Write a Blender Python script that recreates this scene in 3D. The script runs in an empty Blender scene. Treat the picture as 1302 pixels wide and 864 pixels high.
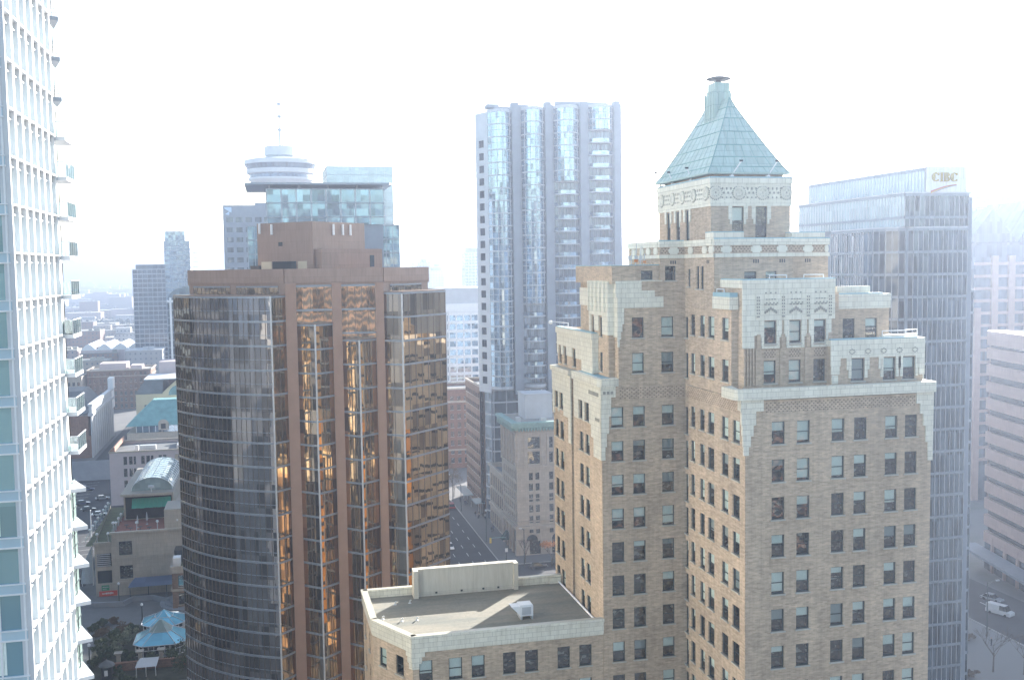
import bpy, bmesh, math, random
import numpy as np
from mathutils import Vector, Matrix
random.seed(7)
R = math.radians
SC = bpy.context.scene
COL = SC.collection

# ------------------------------------------------------------------ meshes
WORLD_AT = {}

class MB:
    """collects faces of one mesh; material index per face"""
    def __init__(self):
        self.v = []; self.f = []; self.m = []; self.smooth = set()
    def poly(self, pts, mi=0):
        n = len(self.v); self.v.extend([tuple(p) for p in pts])
        self.f.append(list(range(n, n + len(pts)))); self.m.append(mi)
    def mesh(self, verts, faces, mi=0, smooth=False):
        n = len(self.v); self.v.extend([tuple(p) for p in verts])
        for f in faces:
            if smooth: self.smooth.add(len(self.f))
            self.f.append([n + i for i in f]); self.m.append(mi)
    def box(self, x0, x1, y0, y1, z0, z1, mi=0, top=None):
        self.prism([(x0, y0), (x1, y0), (x1, y1), (x0, y1)], z0, z1, mi, top)
    def prism(self, pl, z0, z1, mi=0, top=None):
        k = len(pl)
        vs = [(p[0], p[1], z0) for p in pl] + [(p[0], p[1], z1) for p in pl]
        self.mesh(vs, [[i, (i + 1) % k, k + (i + 1) % k, k + i] for i in range(k)] + [list(range(k))[::-1]], mi)
        self.poly(vs[k:], mi if top is None else top)
    def frustum(self, a, b, z0, z1, mi=0):
        k = len(a)
        vs = [(p[0], p[1], z0) for p in a] + [(p[0], p[1], z1) for p in b]
        self.mesh(vs, [[i, (i + 1) % k, k + (i + 1) % k, k + i] for i in range(k)] + [list(range(k))[::-1], list(range(k, 2 * k))], mi)
    def tube(self, p0, p1, r0, r1=None, n=8, mi=0):
        r1 = r0 if r1 is None else r1
        p0 = Vector(p0); p1 = Vector(p1); d = (p1 - p0).normalized()
        a = d.orthogonal().normalized(); b = d.cross(a)
        vs = []
        for p, r in ((p0, r0), (p1, r1)):
            for i in range(n):
                t = 2 * math.pi * i / n
                vs.append(p + a * (r * math.cos(t)) + b * (r * math.sin(t)))
        self.mesh(vs, [[i, (i + 1) % n, n + (i + 1) % n, n + i] for i in range(n)], mi, True)
        self.poly(vs[:n][::-1], mi); self.poly(vs[n:], mi)
    def lathe(self, prof, cx, cy, n=32, mi=0):
        vs = []
        for r, z in prof:
            for i in range(n):
                t = 2 * math.pi * i / n
                vs.append((cx + r * math.cos(t), cy + r * math.sin(t), z))
        fs = []
        for j in range(len(prof) - 1):
            for i in range(n):
                fs.append([j * n + i, j * n + (i + 1) % n, (j + 1) * n + (i + 1) % n, (j + 1) * n + i])
        self.mesh(vs, fs, mi)
        self.poly(vs[:n][::-1], mi); self.poly(vs[-n:], mi)
    # ---- things laid along a wall that runs p0 -> p1, left to right as seen from outside
    def wbox(self, p0, p1, u0, u1, z0, z1, out, inn=0.0, mi=0):
        dx, dy = p1[0] - p0[0], p1[1] - p0[1]; L = math.hypot(dx, dy); dx /= L; dy /= L
        nx, ny = dy, -dx
        P = lambda u, o: (p0[0] + dx * u + nx * o, p0[1] + dy * u + ny * o)
        self.prism([P(u0, out), P(u1, out), P(u1, -inn), P(u0, -inn)], z0, z1, mi)
    def wall(self, p0, p1, z0, z1, holes=(), mi=0, depth=0.9, back=None, rev=0.3):
        dx, dy = p1[0] - p0[0], p1[1] - p0[1]; L = math.hypot(dx, dy); dx /= L; dy /= L
        nx, ny = dy, -dx
        P = lambda u, z, o=0.0: (p0[0] + dx * u + nx * o, p0[1] + dy * u + ny * o, z)
        holes = [h for h in holes if h[0] > 0.01 and h[1] < L - 0.01 and h[2] > z0 + .01 and h[3] < z1 - .01]
        us = sorted(set([0.0, L] + [round(h[i], 4) for h in holes for i in (0, 1)]))
        zs = sorted(set([z0, z1] + [round(h[i], 4) for h in holes for i in (2, 3)]))
        for j in range(len(zs) - 1):
            zc = (zs[j] + zs[j + 1]) / 2
            act = [h for h in holes if h[2] < zc < h[3]]
            start = None
            for i in range(len(us) - 1):
                uc = (us[i] + us[i + 1]) / 2
                hit = any(h[0] < uc < h[1] for h in act)
                if not hit and start is None: start = us[i]
                if start is not None and (hit or i == len(us) - 2):
                    e = us[i] if hit else us[i + 1]
                    self.poly([P(start, zs[j]), P(e, zs[j]), P(e, zs[j + 1]), P(start, zs[j + 1])], mi)
                    start = None
        if back is None: back = mi
        for a, b, c, d in holes:
            for o0, o1, mm in ((0, -rev, mi), (-rev, -depth, back)):
                self.poly([P(a, c, o0), P(a, d, o0), P(a, d, o1), P(a, c, o1)][::-1], mm)
                self.poly([P(b, c, o0), P(b, d, o0), P(b, d, o1), P(b, c, o1)], mm)
                self.poly([P(a, c, o0), P(b, c, o0), P(b, c, o1), P(a, c, o1)][::-1], mm)
                self.poly([P(a, d, o0), P(b, d, o0), P(b, d, o1), P(a, d, o1)], mm)
            self.poly([P(a, c, -depth), P(b, c, -depth), P(b, d, -depth), P(a, d, -depth)], back)
        return holes
    def build(self, name, mats, parent=None, loc=None):
        if not isinstance(mats, (list, tuple)): mats = [mats]
        me = bpy.data.meshes.new(name)
        off = Vector(loc) if loc is not None else (WORLD_AT[parent.name] if parent else Vector((0, 0, 0)))
        me.from_pydata([tuple(Vector(p) - off) for p in self.v], [], self.f)
        for m in mats: me.materials.append(m)
        me.polygons.foreach_set('material_index', self.m)
        if self.smooth:
            me.polygons.foreach_set('use_smooth', [i in self.smooth for i in range(len(self.f))])
        me.update()
        o = bpy.data.objects.new(name, me); COL.objects.link(o)
        if parent:
            o.parent = parent
        else:
            o.location = off
        WORLD_AT[o.name] = off
        return o

def tag(o, label=None, cat=None, group=None, kind=None):
    if label: o['label'] = label
    if cat: o['category'] = cat
    if group: o['group'] = group
    if kind: o['kind'] = kind
    return o

def thing(name, label, cat, loc, group=None, rz=0.0):
    o = bpy.data.objects.new(name, None); COL.objects.link(o)
    o.location = loc; o.rotation_euler = (0, 0, rz); o.empty_display_size = 0.5
    WORLD_AT[o.name] = Vector(loc)
    return tag(o, label, cat, group)

def copy_tree(o, parent=None):
    c = o.copy(); COL.objects.link(c)
    if parent: c.parent = parent
    for ch in list(o.children): copy_tree(ch, c)
    return c

# ------------------------------------------------------------------ materials
class NT:
    def __init__(self, name):
        self.mat = bpy.data.materials.new(name); self.mat.use_nodes = True
        self.t = self.mat.node_tree; self.b = self.t.nodes['Principled BSDF']
        self.out = self.t.nodes['Material Output']
    def n(self, kind, **kw):
        x = self.t.nodes.new('ShaderNode' + kind)
        for k, v in kw.items():
            if hasattr(x, k): setattr(x, k, v)
        return x
    def l(self, a, b): self.t.links.new(a, b)
    def math(self, op, a, b=None, c=None):
        x = self.n('Math', operation=op)
        for i, q in enumerate((a, b, c)):
            if q is None: continue
            if isinstance(q, (int, float)): x.inputs[i].default_value = q
            else: self.l(q, x.inputs[i])
        return x.outputs[0]
    def vmath(self, op, a, b=None, scale=None):
        x = self.n('VectorMath', operation=op)
        for i, q in enumerate((a, b)):
            if q is None: continue
            if isinstance(q, tuple): x.inputs[i].default_value = q
            else: self.l(q, x.inputs[i])
        if scale is not None: x.inputs['Scale'].default_value = scale
        return x.outputs['Value'] if op == 'DOT_PRODUCT' else x.outputs[0]
    def wallcoord(self):
        """metres along the wall, height, 0"""
        g = self.n('NewGeometry')
        t = self.vmath('CROSS_PRODUCT', g.outputs['True Normal'], (0, 0, 1))
        u = self.vmath('DOT_PRODUCT', t, g.outputs['Position'])
        s = self.n('SeparateXYZ'); self.l(g.outputs['Position'], s.inputs[0])
        c = self.n('CombineXYZ'); self.l(u, c.inputs[0]); self.l(s.outputs[2], c.inputs[1])
        return c.outputs[0]
    def pos(self): return self.n('NewGeometry').outputs['Position']
    def noise(self, vec, scale, detail=3, rough=.6, dim='3D'):
        x = self.n('TexNoise', noise_dimensions=dim); x.inputs['Scale'].default_value = scale
        x.inputs['Detail'].default_value = detail; x.inputs['Roughness'].default_value = rough
        self.l(vec, x.inputs['Vector']); return x
    def ramp(self, fac, stops):
        x = self.n('ValToRGB'); self.l(fac, x.inputs[0]); e = x.color_ramp.elements
        while len(e) < len(stops): e.new(.5)
        for i, (p, c) in enumerate(stops):
            e[i].position = p; e[i].color = (*c, 1)
        return x.outputs[0]
    def mix(self, fac, a, b, mode='MIX'):
        x = self.n('Mix', data_type='RGBA', blend_type=mode)
        for sock, q in ((x.inputs[0], fac), (x.inputs[6], a), (x.inputs[7], b)):
            if isinstance(q, (int, float)): sock.default_value = q
            elif isinstance(q, tuple): sock.default_value = (*q, 1)
            else: self.l(q, sock)
        return x.outputs[2]
    def scalev(self, vec, s):
        return self.vmath('MULTIPLY', vec, s)
    def setb(self, col=None, rough=None, metal=None, spec=None):
        if col is not None:
            if isinstance(col, tuple): self.b.inputs['Base Color'].default_value = (*col, 1)
            else: self.l(col, self.b.inputs['Base Color'])
        if rough is not None: self.b.inputs['Roughness'].default_value = rough
        if metal is not None: self.b.inputs['Metallic'].default_value = metal
        if spec is not None: self.b.inputs['Specular IOR Level'].default_value = spec
        return self.mat

def mat_plain(name, col, rough=.7, var=.12, scale=.6, metal=0.0):
    """paint / stone with soft mottling of its own colour"""
    m = NT(name); p = m.pos()
    a = m.noise(p, scale, 5, .65).outputs['Fac']
    c = m.ramp(a, [(.3, tuple(x * (1 - var) for x in col)), (.7, tuple(min(1, x * (1 + var)) for x in col))])
    return m.setb(c, rough, metal)

def mat_brick(name, c1, c2, mortar, bw=.42, bh=.14, var=.16):
    m = NT(name); w = m.wallcoord()
    b = m.n('TexBrick'); m.l(w, b.inputs['Vector']); b.inputs['Scale'].default_value = 1
    b.inputs['Brick Width'].default_value = bw; b.inputs['Row Height'].default_value = bh
    b.inputs['Mortar Size'].default_value = .012; b.inputs['Mortar Smooth'].default_value = .3
    b.inputs['Color1'].default_value = (*c1, 1); b.inputs['Color2'].default_value = (*c2, 1); b.inputs['Mortar'].default_value = (*mortar, 1)
    p = m.pos()
    big = m.noise(m.scalev(p, (1, 1, .55)), .22, 5, .65).outputs['Fac']
    streak = m.noise(m.scalev(w, (.9, 4.5, 1)), .8, 4, .7).outputs['Fac']
    drip = m.noise(m.scalev(w, (2.2, .12, 1)), 1.0, 4, .7).outputs['Fac']
    k = m.ramp(big, [(.3, (1 - var,) * 3), (.7, (1 + var,) * 3)])
    k2 = m.ramp(streak, [(.3, (.78, .78, .78)), (.72, (1.24, 1.23, 1.21))])
    k3 = m.ramp(drip, [(.3, (.86, .86, .87)), (.6, (1.04, 1.04, 1.04))])
    c = m.mix(1, m.mix(1, m.mix(1, b.outputs['Color'], k, 'MULTIPLY'), k2, 'MULTIPLY'), k3, 'MULTIPLY')
    return m.setb(c, .9, 0, .2)

def mat_tile(name, col, joint, tw=.95, th=.5, rough=.45, var=.1):
    """glazed terracotta or stone cladding with dark joints and streaks of dirt"""
    m = NT(name); w = m.wallcoord()
    b = m.n('TexBrick'); m.l(w, b.inputs['Vector']); b.inputs['Scale'].default_value = 1
    b.offset = .5
    b.inputs['Brick Width'].default_value = tw; b.inputs['Row Height'].default_value = th
    b.inputs['Mortar Size'].default_value = .018; b.inputs['Mortar Smooth'].default_value = .2
    b.inputs['Color1'].default_value = (*[x * (1 + var) for x in col], 1); b.inputs['Color2'].default_value = (*[x * (1 - var) for x in col], 1)
    b.inputs['Mortar'].default_value = (*joint, 1)
    drip = m.noise(m.scalev(w, (2.6, .25, 1)), 1.0, 5, .7).outputs['Fac']
    k = m.ramp(drip, [(.28, (.84, .83, .80)), (.6, (1.04, 1.04, 1.04))])
    return m.setb(m.mix(1, b.outputs['Color'], k, 'MULTIPLY'), rough)

def mat_curtain(name, col, metal=.8, rough=.04, jit=.03, wave=.02, cu=1.6, cz=1.8, var=.15, dark=None):
    """tinted mirror glass: every pane sits a little out of true"""
    m = NT(name); w = m.wallcoord()
    s = m.scalev(w, (1 / cu, 1 / cz, 1)); fl = m.vmath('FLOOR', s)
    wn = m.n('TexWhiteNoise', noise_dimensions='3D'); m.l(fl, wn.inputs['Vector'])
    d1 = m.vmath('SCALE', m.vmath('SUBTRACT', wn.outputs['Color'], (.5, .5, .5)), scale=jit)
    nz = m.noise(m.scalev(w, (1.1, .35, 1)), .9, 2, .5)
    d2 = m.vmath('SCALE', m.vmath('SUBTRACT', nz.outputs['Color'], (.5, .5, .5)), scale=wave)
    g = m.n('NewGeometry')
    nn = m.vmath('NORMALIZE', m.vmath('ADD', m.vmath('ADD', g.outputs['Normal'], d1), d2))
    m.l(nn, m.b.inputs['Normal'])
    c = m.ramp(wn.outputs['Value'], [(0, tuple(x * (1 - var) for x in col)), (1, tuple(min(1, x * (1 + var)) for x in col))])
    if dark:
        wn2 = m.n('TexWhiteNoise', noise_dimensions='3D'); m.l(m.vmath('ADD', fl, (31.3, 7.7, 2.2)), wn2.inputs['Vector'])
        c = m.mix(m.math('LESS_THAN', wn2.outputs['Value'], dark), c, tuple(x * .45 for x in col))
    return m.setb(c, rough, metal)

def mat_roof(name, dry, damp):
    m = NT(name); p = m.pos()
    a = m.noise(m.scalev(p, (.22, .9, 1)), .35, 6, .68).outputs['Fac']; b = m.noise(p, 3.0, 4, .7).outputs['Fac']
    c = m.ramp(a, [(.36, damp), (.52, dry), (.75, tuple(x * 1.1 for x in dry))])
    k = m.ramp(b, [(.3, (.86,) * 3), (.7, (1.1,) * 3)])
    w = m.n('TexBrick'); m.l(p, w.inputs['Vector']); w.inputs['Scale'].default_value = 1; w.inputs['Brick Width'].default_value = 40; w.inputs['Row Height'].default_value = 1.0; w.inputs['Mortar Size'].default_value = .03
    w.inputs['Color1'].default_value = (1, 1, 1, 1); w.inputs['Color2'].default_value = (.95, .95, .95, 1); w.inputs['Mortar'].default_value = (.8, .8, .8, 1)
    return m.setb(m.mix(1, m.mix(1, c, k, 'MULTIPLY'), w.outputs['Color'], 'MULTIPLY'), .9)

def mat_pane(name, tint=(.86, .90, .90)):
    m = NT(name); m.t.nodes.remove(m.b)
    tr = m.n('BsdfTransparent'); tr.inputs[0].default_value = (*tint, 1)
    gl = m.n('BsdfGlossy'); gl.inputs['Roughness'].default_value = .02; gl.inputs['Color'].default_value = (.9, .95, 1, 1)
    p = m.pos(); nz = m.noise(p, .5, 2)
    g = m.n('NewGeometry')
    d = m.vmath('SCALE', m.vmath('SUBTRACT', nz.outputs['Color'], (.5, .5, .5)), scale=.06)
    m.l(m.vmath('NORMALIZE', m.vmath('ADD', g.outputs['Normal'], d)), gl.inputs['Normal'])
    lw = m.n('LayerWeight'); lw.inputs[0].default_value = .35
    f = m.math('ADD', m.math('MULTIPLY', lw.outputs['Fresnel'], .75), .09)
    mx = m.n('MixShader'); m.l(f, mx.inputs[0]); m.l(tr.outputs[0], mx.inputs[1]); m.l(gl.outputs[0], mx.inputs[2])
    m.l(mx.outputs[0], m.out.inputs[0])
    return m.mat

def mat_room(name, base=(.035, .04, .045)):
    """what stands behind the panes: dim walls, desks, papers, curtains"""
    m = NT(name); p = m.pos()
    v = m.n('TexVoronoi'); v.inputs['Scale'].default_value = 2.6; m.l(m.scalev(p, (1, 1, 1.5)), v.inputs['Vector'])
    sp = m.n('SeparateColor'); m.l(v.outputs['Color'], sp.inputs[0])
    c = m.ramp(sp.outputs[0], [(0, base), (.55, tuple(x * 1.8 for x in base)), (.78, (.16, .13, .10)), (.9, (.22, .24, .24)), (1, (.55, .55, .5))])
    big = m.noise(p, .35, 2).outputs['Fac']
    k = m.ramp(big, [(.4, (.45,) * 3), (.62, (1.3,) * 3)])
    return m.setb(m.mix(1, c, k, 'MULTIPLY'), .9)

def mat_farblock(name, wallc, winc, uw=3.2, fh=3.4, mort=.32):
    """a far block: rows of small windows in a pale wall"""
    m = NT(name); w = m.wallcoord()
    b = m.n('TexBrick'); m.l(w, b.inputs['Vector']); b.inputs['Scale'].default_value = 1; b.offset = 0
    b.inputs['Brick Width'].default_value = uw; b.inputs['Row Height'].default_value = fh
    b.inputs['Mortar Size'].default_value = mort * fh; b.inputs['Mortar Smooth'].default_value = 0
    b.inputs['Color1'].default_value = (*winc, 1); b.inputs['Color2'].default_value = (*[x * 1.7 for x in winc], 1); b.inputs['Mortar'].default_value = (*wallc, 1)
    k = m.ramp(m.noise(m.pos(), .05, 4).outputs['Fac'], [(.3, (.85,) * 3), (.7, (1.12,) * 3)])
    return m.setb(m.mix(1, b.outputs['Color'], k, 'MULTIPLY'), .6)

MT = {}
MT['brick'] = mat_brick('warm buff brick', (.54, .425, .315), (.41, .32, .235), (.49, .415, .33))
MT['brick_pattern'] = mat_plain('dark header brick', (.16, .125, .105), .9)
MT['brick_red'] = mat_brick('red brown brick', (.27, .15, .105), (.20, .11, .08), (.25, .2, .17), .6, .2)
MT['brick_brown'] = mat_brick('dull brown brick', (.25, .17, .13), (.2, .135, .1), (.25, .2, .17), .6, .2)
MT['terra'] = mat_tile('cream glazed terracotta', (.74, .715, .61), (.45, .43, .36), .95, .5, .4, .06)
MT['terra_relief'] = mat_plain('terracotta ornament', (.50, .49, .42), .5)
MT['relief_dark'] = mat_plain('dark raised ornament', (.30, .29, .25), .8)  # blocks stand proud, in a darker tone than the terracotta
MT['terra_plain'] = mat_plain('smooth terracotta', (.74, .715, .61), .45)
MT['coping'] = mat_plain('aqua painted coping', (.27, .45, .52), .5)
MT['copper'] = mat_tile('verdigris sheet roof', (.37, .50, .47), (.22, .33, .32), 1.5, 1.35, .5, .05)
MT['verdigris'] = mat_plain('verdigris metal', (.21, .36, .34), .6, .2, .8)
MT['roof_grey'] = mat_plain('gravel roof', (.30, .295, .27), .95, .15, .5)
MT['roof_pale'] = mat_plain('pale roof membrane', (.42, .40, .35), .9, .16, .35)
MT['roof_dark'] = mat_plain('dark roof felt', (.14, .15, .16), .9, .2, .4)
MT['frame'] = mat_plain('slate green window frame', (.06, .08, .085), .5)
MT['pane'] = mat_pane('window pane')
MT['room'] = mat_room('dim office interior')
MT['blind'] = mat_plain('pale green roller blind', (.82, .90, .85), .8, .05, 3)
MT['blind_grey'] = mat_plain('grey roller blind', (.36, .42, .43), .8, .05, 3)
MT['sill'] = mat_plain('stone sill', (.46, .44, .39), .8)
MT['metal'] = mat_plain('galvanised metal', (.55, .57, .58), .45, .08, 2, .3)
MT['white'] = mat_plain('white paint', (.78, .79, .80), .5, .05, 1)
MT['offwhite'] = mat_plain('off white panel', (.50, .52, .55), .6, .08, .3)
MT['concrete'] = mat_plain('pale concrete', (.26, .29, .335), .85, .1, .3)
MT['darkmetal'] = mat_plain('dark metal', (.04, .045, .05), .5)
MT['granite'] = mat_tile('brown granite cladding', (.28, .195, .155), (.20, .14, .11), 2.4, 1.8, .4, .06)
MT['granite_plain'] = mat_plain('brown granite pier', (.29, .185, .135), .4, .1, .4)
MT['band'] = mat_plain('grey aluminium floor band', (.25, .285, .33), .4, .1, .6, .3)
MT['mull'] = mat_plain('dark bronze mullion', (.15, .13, .115), .4, .1, 1, .4)
MT['bronze'] = mat_curtain('bronze mirror glass', (.60, .48, .34), .97, .03, .035, .016, 1.6, 3.6, .25, .2)
MT['neighbourglass'] = mat_curtain('gold neighbour glass', (.40, .31, .19), 1.0, .10, .06, .04, 2.4, 3.7, .3)
MT['neighbourdark'] = mat_plain('navy neighbour panels', (.012, .018, .034), .5, .5, .08)
MT['neighbourband'] = mat_plain('grey neighbour bands', (.06, .065, .075), .6)
MT['buffwall'] = mat_brick('buff stone face', (.78, .59, .36), (.62, .46, .27), (.5, .4, .27), 1.2, .6)
MT['bounceglass'] = mat_curtain('sun bouncing rear glass', (.29, .26, .215), 1.0, .28, .30, .05, 4, 6, .3)  # rough and tilted to spread bounced sun over the brick tower
MT['flankglass'] = mat_curtain('smoky mirror glass', (.38, .36, .34), .97, .03, .03, .03, 1.75, 3.6, .25, .2)
MT['stripglass'] = mat_curtain('pale strip window glass', (.30, .46, .52), .0, .45, .02, .01, 2, 3, .12)
MT['fin'] = mat_plain('white fin panel', (.60, .62, .64), .55, .05, .5)
MT['peak'] = mat_plain('grey green glass peak', (.22, .30, .28), .35, .12, .6)
MT['soil'] = mat_plain('planted soil', (.045, .05, .032), .95, .4, .6)
MT['orange'] = mat_plain('orange sun glint colour', (.92, .42, .06), .8, .15, .2)  # saturated colour standing in for sun glints in the bronze glass
MT['blueglass'] = mat_curtain('pale blue mirror glass', (.30, .42, .52), .75, .06, .03, .03, 1.5, 1.8, .2, .08)
MT['navyglass'] = mat_curtain('blue grey mirror glass', (.13, .165, .20), .5, .05, .03, .04, .9, 3.6, .3, .15)
MT['aquaglass'] = mat_curtain('aqua office glass', (.25, .38, .49), .7, .06, .03, .03, 2.0, 1.95, .18, .12)
MT['greenglass'] = mat_curtain('pale green balcony glass', (.44, .58, .54), .35, .08, .02, .02, 1, 1, .1)
MT['condoglass'] = mat_curtain('sea blue window glass', (.20, .36, .44), .4, .12, .012, .006, 3, 3, .2)
MT['darkglass'] = mat_curtain('dark shop glass', (.05, .065, .075), .5, .05, .03, .03, 2, 3, .3)
MT['skylight'] = mat_curtain('pale skylight glass', (.42, .52, .52), .5, .08, .04, .02, 1.2, 1.2, .2)
MT['pink'] = mat_plain('pale pink render', (.56, .47, .47), .85, .07, .4)
MT['pinkstone'] = mat_tile('pinkish stone panels', (.42, .30, .265), (.32, .23, .2), 3, 1.3, .6, .06)
MT['cream'] = mat_plain('cream stucco', (.55, .47, .34), .85, .08, .4)
MT['stone'] = mat_tile('beige cut stone', (.47, .43, .37), (.34, .31, .27), 1.6, .9, .8, .06)
MT['greystone'] = mat_tile('grey cut stone', (.45, .395, .335), (.33, .29, .25), 1.3, .7, .85, .08)
MT['asphalt'] = mat_plain('asphalt', (.045, .048, .054), .9, .18, .25)
MT['paving'] = mat_tile('concrete paving', (.145, .145, .148), (.2, .2, .2), 2, 2, .9, .06)
MT['plaza'] = mat_plain('grey plaza paving', (.15, .155, .16), .9, .1, .4)
MT['paint'] = mat_plain('white road paint', (.7, .7, .68), .8)
MT['kerb'] = mat_plain('kerb stone', (.36, .355, .34), .9)
MT['terrace'] = mat_plain('red terrace tiles', (.30, .12, .09), .85, .2, .7)
MT['lawn'] = mat_plain('roof garden planting', (.09, .10, .05), .95, .3, .8)
MT['aqua_roof'] = mat_curtain('bright blue glass roof', (.16, .46, .60), .25, .15, .02, .02, 1, 1, .12)
MT['awning'] = mat_plain('green canvas awning', (.03, .30, .22), .8, .15, 2)
MT['darkawning'] = mat_plain('dark green canvas', (.02, .06, .06), .8, .15, 2)
MT['red'] = mat_plain('red banner', (.62, .10, .07), .7, .06, 2)
MT['green_sign'] = mat_plain('green sign board', (.05, .28, .14), .6)
MT['bark'] = mat_plain('grey bark', (.11, .09, .075), .95, .25, 3)
MT['rubber'] = mat_plain('tyre rubber', (.02, .02, .02), .9)
MT['carglass'] = mat_curtain('car window', (.03, .04, .045), .3, .05, 0, 0)
def mat_car(name, col):
    m = NT(name); m.setb(col, .3); m.b.inputs['Coat Weight'].default_value = .6; return m.mat
def mat_leaf(name, c1, c2):
    m = NT(name); a = m.noise(m.pos(), 1.3, 3).outputs['Fac']
    c = m.ramp(a, [(.35, c1), (.65, c2)])
    m.setb(c, .8); m.b.inputs['Specular IOR Level'].default_value = .2
    return m.mat
MT['leaf'] = mat_leaf('dark evergreen leaves', (.03, .05, .022), (.075, .10, .045))
MT['leaf_pale'] = mat_leaf('silvery shrub leaves', (.13, .15, .10), (.24, .26, .18))
MT['leaf_orange'] = mat_leaf('orange autumn leaves', (.42, .16, .05), (.55, .28, .12))
MT['leaf_brown'] = mat_leaf('brown winter leaves', (.10, .07, .045), (.17, .12, .075))

# ------------------------------------------------------------------ windows
_wm = {}
def _win_meshes(w, h, style):
    k = (round(w, 2), round(h, 2), style)
    if k in _wm: return _wm[k]
    t = .075 if w > .8 else .055
    f = MB()
    f.box(-w/2, -w/2 + t, .0, .12, 0, h); f.box(w/2 - t, w/2, .0, .12, 0, h)
    f.box(-w/2 + t, w/2 - t, .0, .12, h - t, h); f.box(-w/2 + t, w/2 - t, .0, .12, 0, t)
    if style == 'sash':
        f.box(-w/2 + t, w/2 - t, .01, .10, h * .5 - t * .45, h * .5 + t * .45)
    elif style == 'grid':
        f.box(-.04, .04, .01, .10, t, h - t)
        for q in (.33, .66): f.box(-w/2 + t, -.04, .02, .09, h * q - .03, h * q + .03); f.box(.04, w/2 - t, .02, .09, h * q - .03, h * q + .03)
    g = MB(); g.poly([(-w/2 + t, .06, t), (w/2 - t, .06, t), (w/2 - t, .06, h - t), (-w/2 + t, .06, h - t)])
    s = MB(); s.box(-w/2 - .1, w/2 + .1, -.28, -.0, -.13, .0)
    b = {}
    for q in (.3, .42, .5, .62, .9):
        m = MB(); m.box(-w/2 + t, w/2 - t, .16, .18, h * (1 - q), h - t); b[q] = m
    _wm[k] = (f, g, s, b); return _wm[k]

_inst = {}
def _get_mesh(key, mb, mats):
    if key not in _inst:
        o = mb.build('tmp', mats); _inst[key] = o.data; bpy.data.objects.remove(o)
    return _inst[key]

CAMP = Vector((0, 0, 75))
def place_windows(parent, wins, style='sash', frame='frame', blinds=.7, sills=True, limit=100, inset=.13, small=False):
    """wins: (x, y, z bottom, rot, w, h).  The largest as parts, the rest as one part"""
    base = WORLD_AT[parent.name]
    wins = sorted(wins, key=lambda q: (Vector(q[:3]) - CAMP).length + (400 if q[2] < 30 and parent.name.startswith('brick_tower') else 0))
    rest = MB(); nrest = 0
    for i, (x, y, z, rot, w, h) in enumerate(wins):
        f, g, s, b = _win_meshes(w, h, style)
        R3 = Matrix.Rotation(rot, 4, 'Z')
        off = R3 @ Vector((0, inset, 0))
        rr = random.random()
        q = random.choice([.3, .42, .5, .5, .62, .9, .9]) if rr < blinds else None
        bm = 'blind' if random.random() < .72 else 'blind_grey'
        key = (round(w, 2), round(h, 2), style)
        if i < limit:
            me = _get_mesh(('f', key, frame), f, MT[frame])
            o = bpy.data.objects.new('window', me); COL.objects.link(o); o.parent = parent
            o.location = Vector((x, y, z)) + off - base; o.rotation_euler = (0, 0, rot)
            def sub(nm, mesh):
                c = bpy.data.objects.new(nm, mesh); COL.objects.link(c); c.parent = o
            sub('glass', _get_mesh(('g', key), g, MT['pane']))
            if sills: sub('sill', _get_mesh(('s', key), s, MT['sill']))
            if q and not small: sub('blind', _get_mesh(('b', key, q, bm), b[q], MT[bm]))
        else:
            nrest += 1
            for mb, mi in ((f, 0), (g, 1)) + (((s, 2),) if sills else ()) + (((b[q], 3 if bm == 'blind' else 4),) if q and not small else ()):
                rest.mesh([R3 @ Vector(p) + off + Vector((x, y, z)) for p in mb.v], mb.f, mi)
    if nrest:
        o = rest.build('window', [MT[frame], MT['pane'], MT['sill'], MT['blind'], MT['blind_grey']], parent); o['kind'] = 'stuff'

def wins_on(p0, p1, holes):
    dx, dy = p1[0] - p0[0], p1[1] - p0[1]; L = math.hypot(dx, dy); dx /= L; dy /= L
    rot = math.atan2(dy, dx)
    return [(p0[0] + dx * (a + b) / 2, p0[1] + dy * (a + b) / 2, c, rot, b - a, d - c) for a, b, c, d in holes]

def curtain(parent, p0, p1, z0, z1, glass, fh=3.6, mull=1.6, band=(.45, .12), mw=.07, zoff=0.0, bandm='band', mullm='mull', name='curtain_wall', midrail=False):
    """one flat of curtain wall: glass sheet, floor bands and mullions"""
    L = math.hypot(p1[0] - p0[0], p1[1] - p0[1])
    g = MB(); g.poly([(p0[0], p0[1], z0), (p1[0], p1[1], z0), (p1[0], p1[1], z1), (p0[0], p0[1], z1)])
    go = g.build(name, MT[glass], parent)
    b = MB(); z = z1 - zoff
    while z > z0 + .3:
        b.wbox(p0, p1, 0.0, L, z - band[0], z, band[1], .0)
        if midrail and z - fh * .5 > z0 + .3: b.wbox(p0, p1, 0, L, z - fh * .55, z - fh * .55 + .07, band[1] * .5, .0)
        z -= fh
    b.build('floor_bands', MT[bandm], go)
    if mull:
        n = max(1, round(L / mull)); m = MB()
        for i in range(n + 1):
            u = L * i / n; u0 = max(0, u - mw / 2); u1 = min(L, u + mw / 2)
            m.wbox(p0, p1, u0, u1, z0, z1, band[1] * .62, .0)
        m.build('mullions', MT[mullm], go)
    return go
# ================================================================== stepped brick tower (foreground right)
marine = thing('brick_tower', 'tall stepped buff brick tower with cream terracotta crowns and a green pyramid roof', 'tower', (48, 96, 0))
wb = MB()          # brick: 0 brick, 1 room, 2 roof
tc = MB()          # tiled terracotta
orn = MB()         # raised ornament
WINS = []
ROWS = [60.13 - 3.583 * k for k in range(12)]
WH = 2.12

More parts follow.
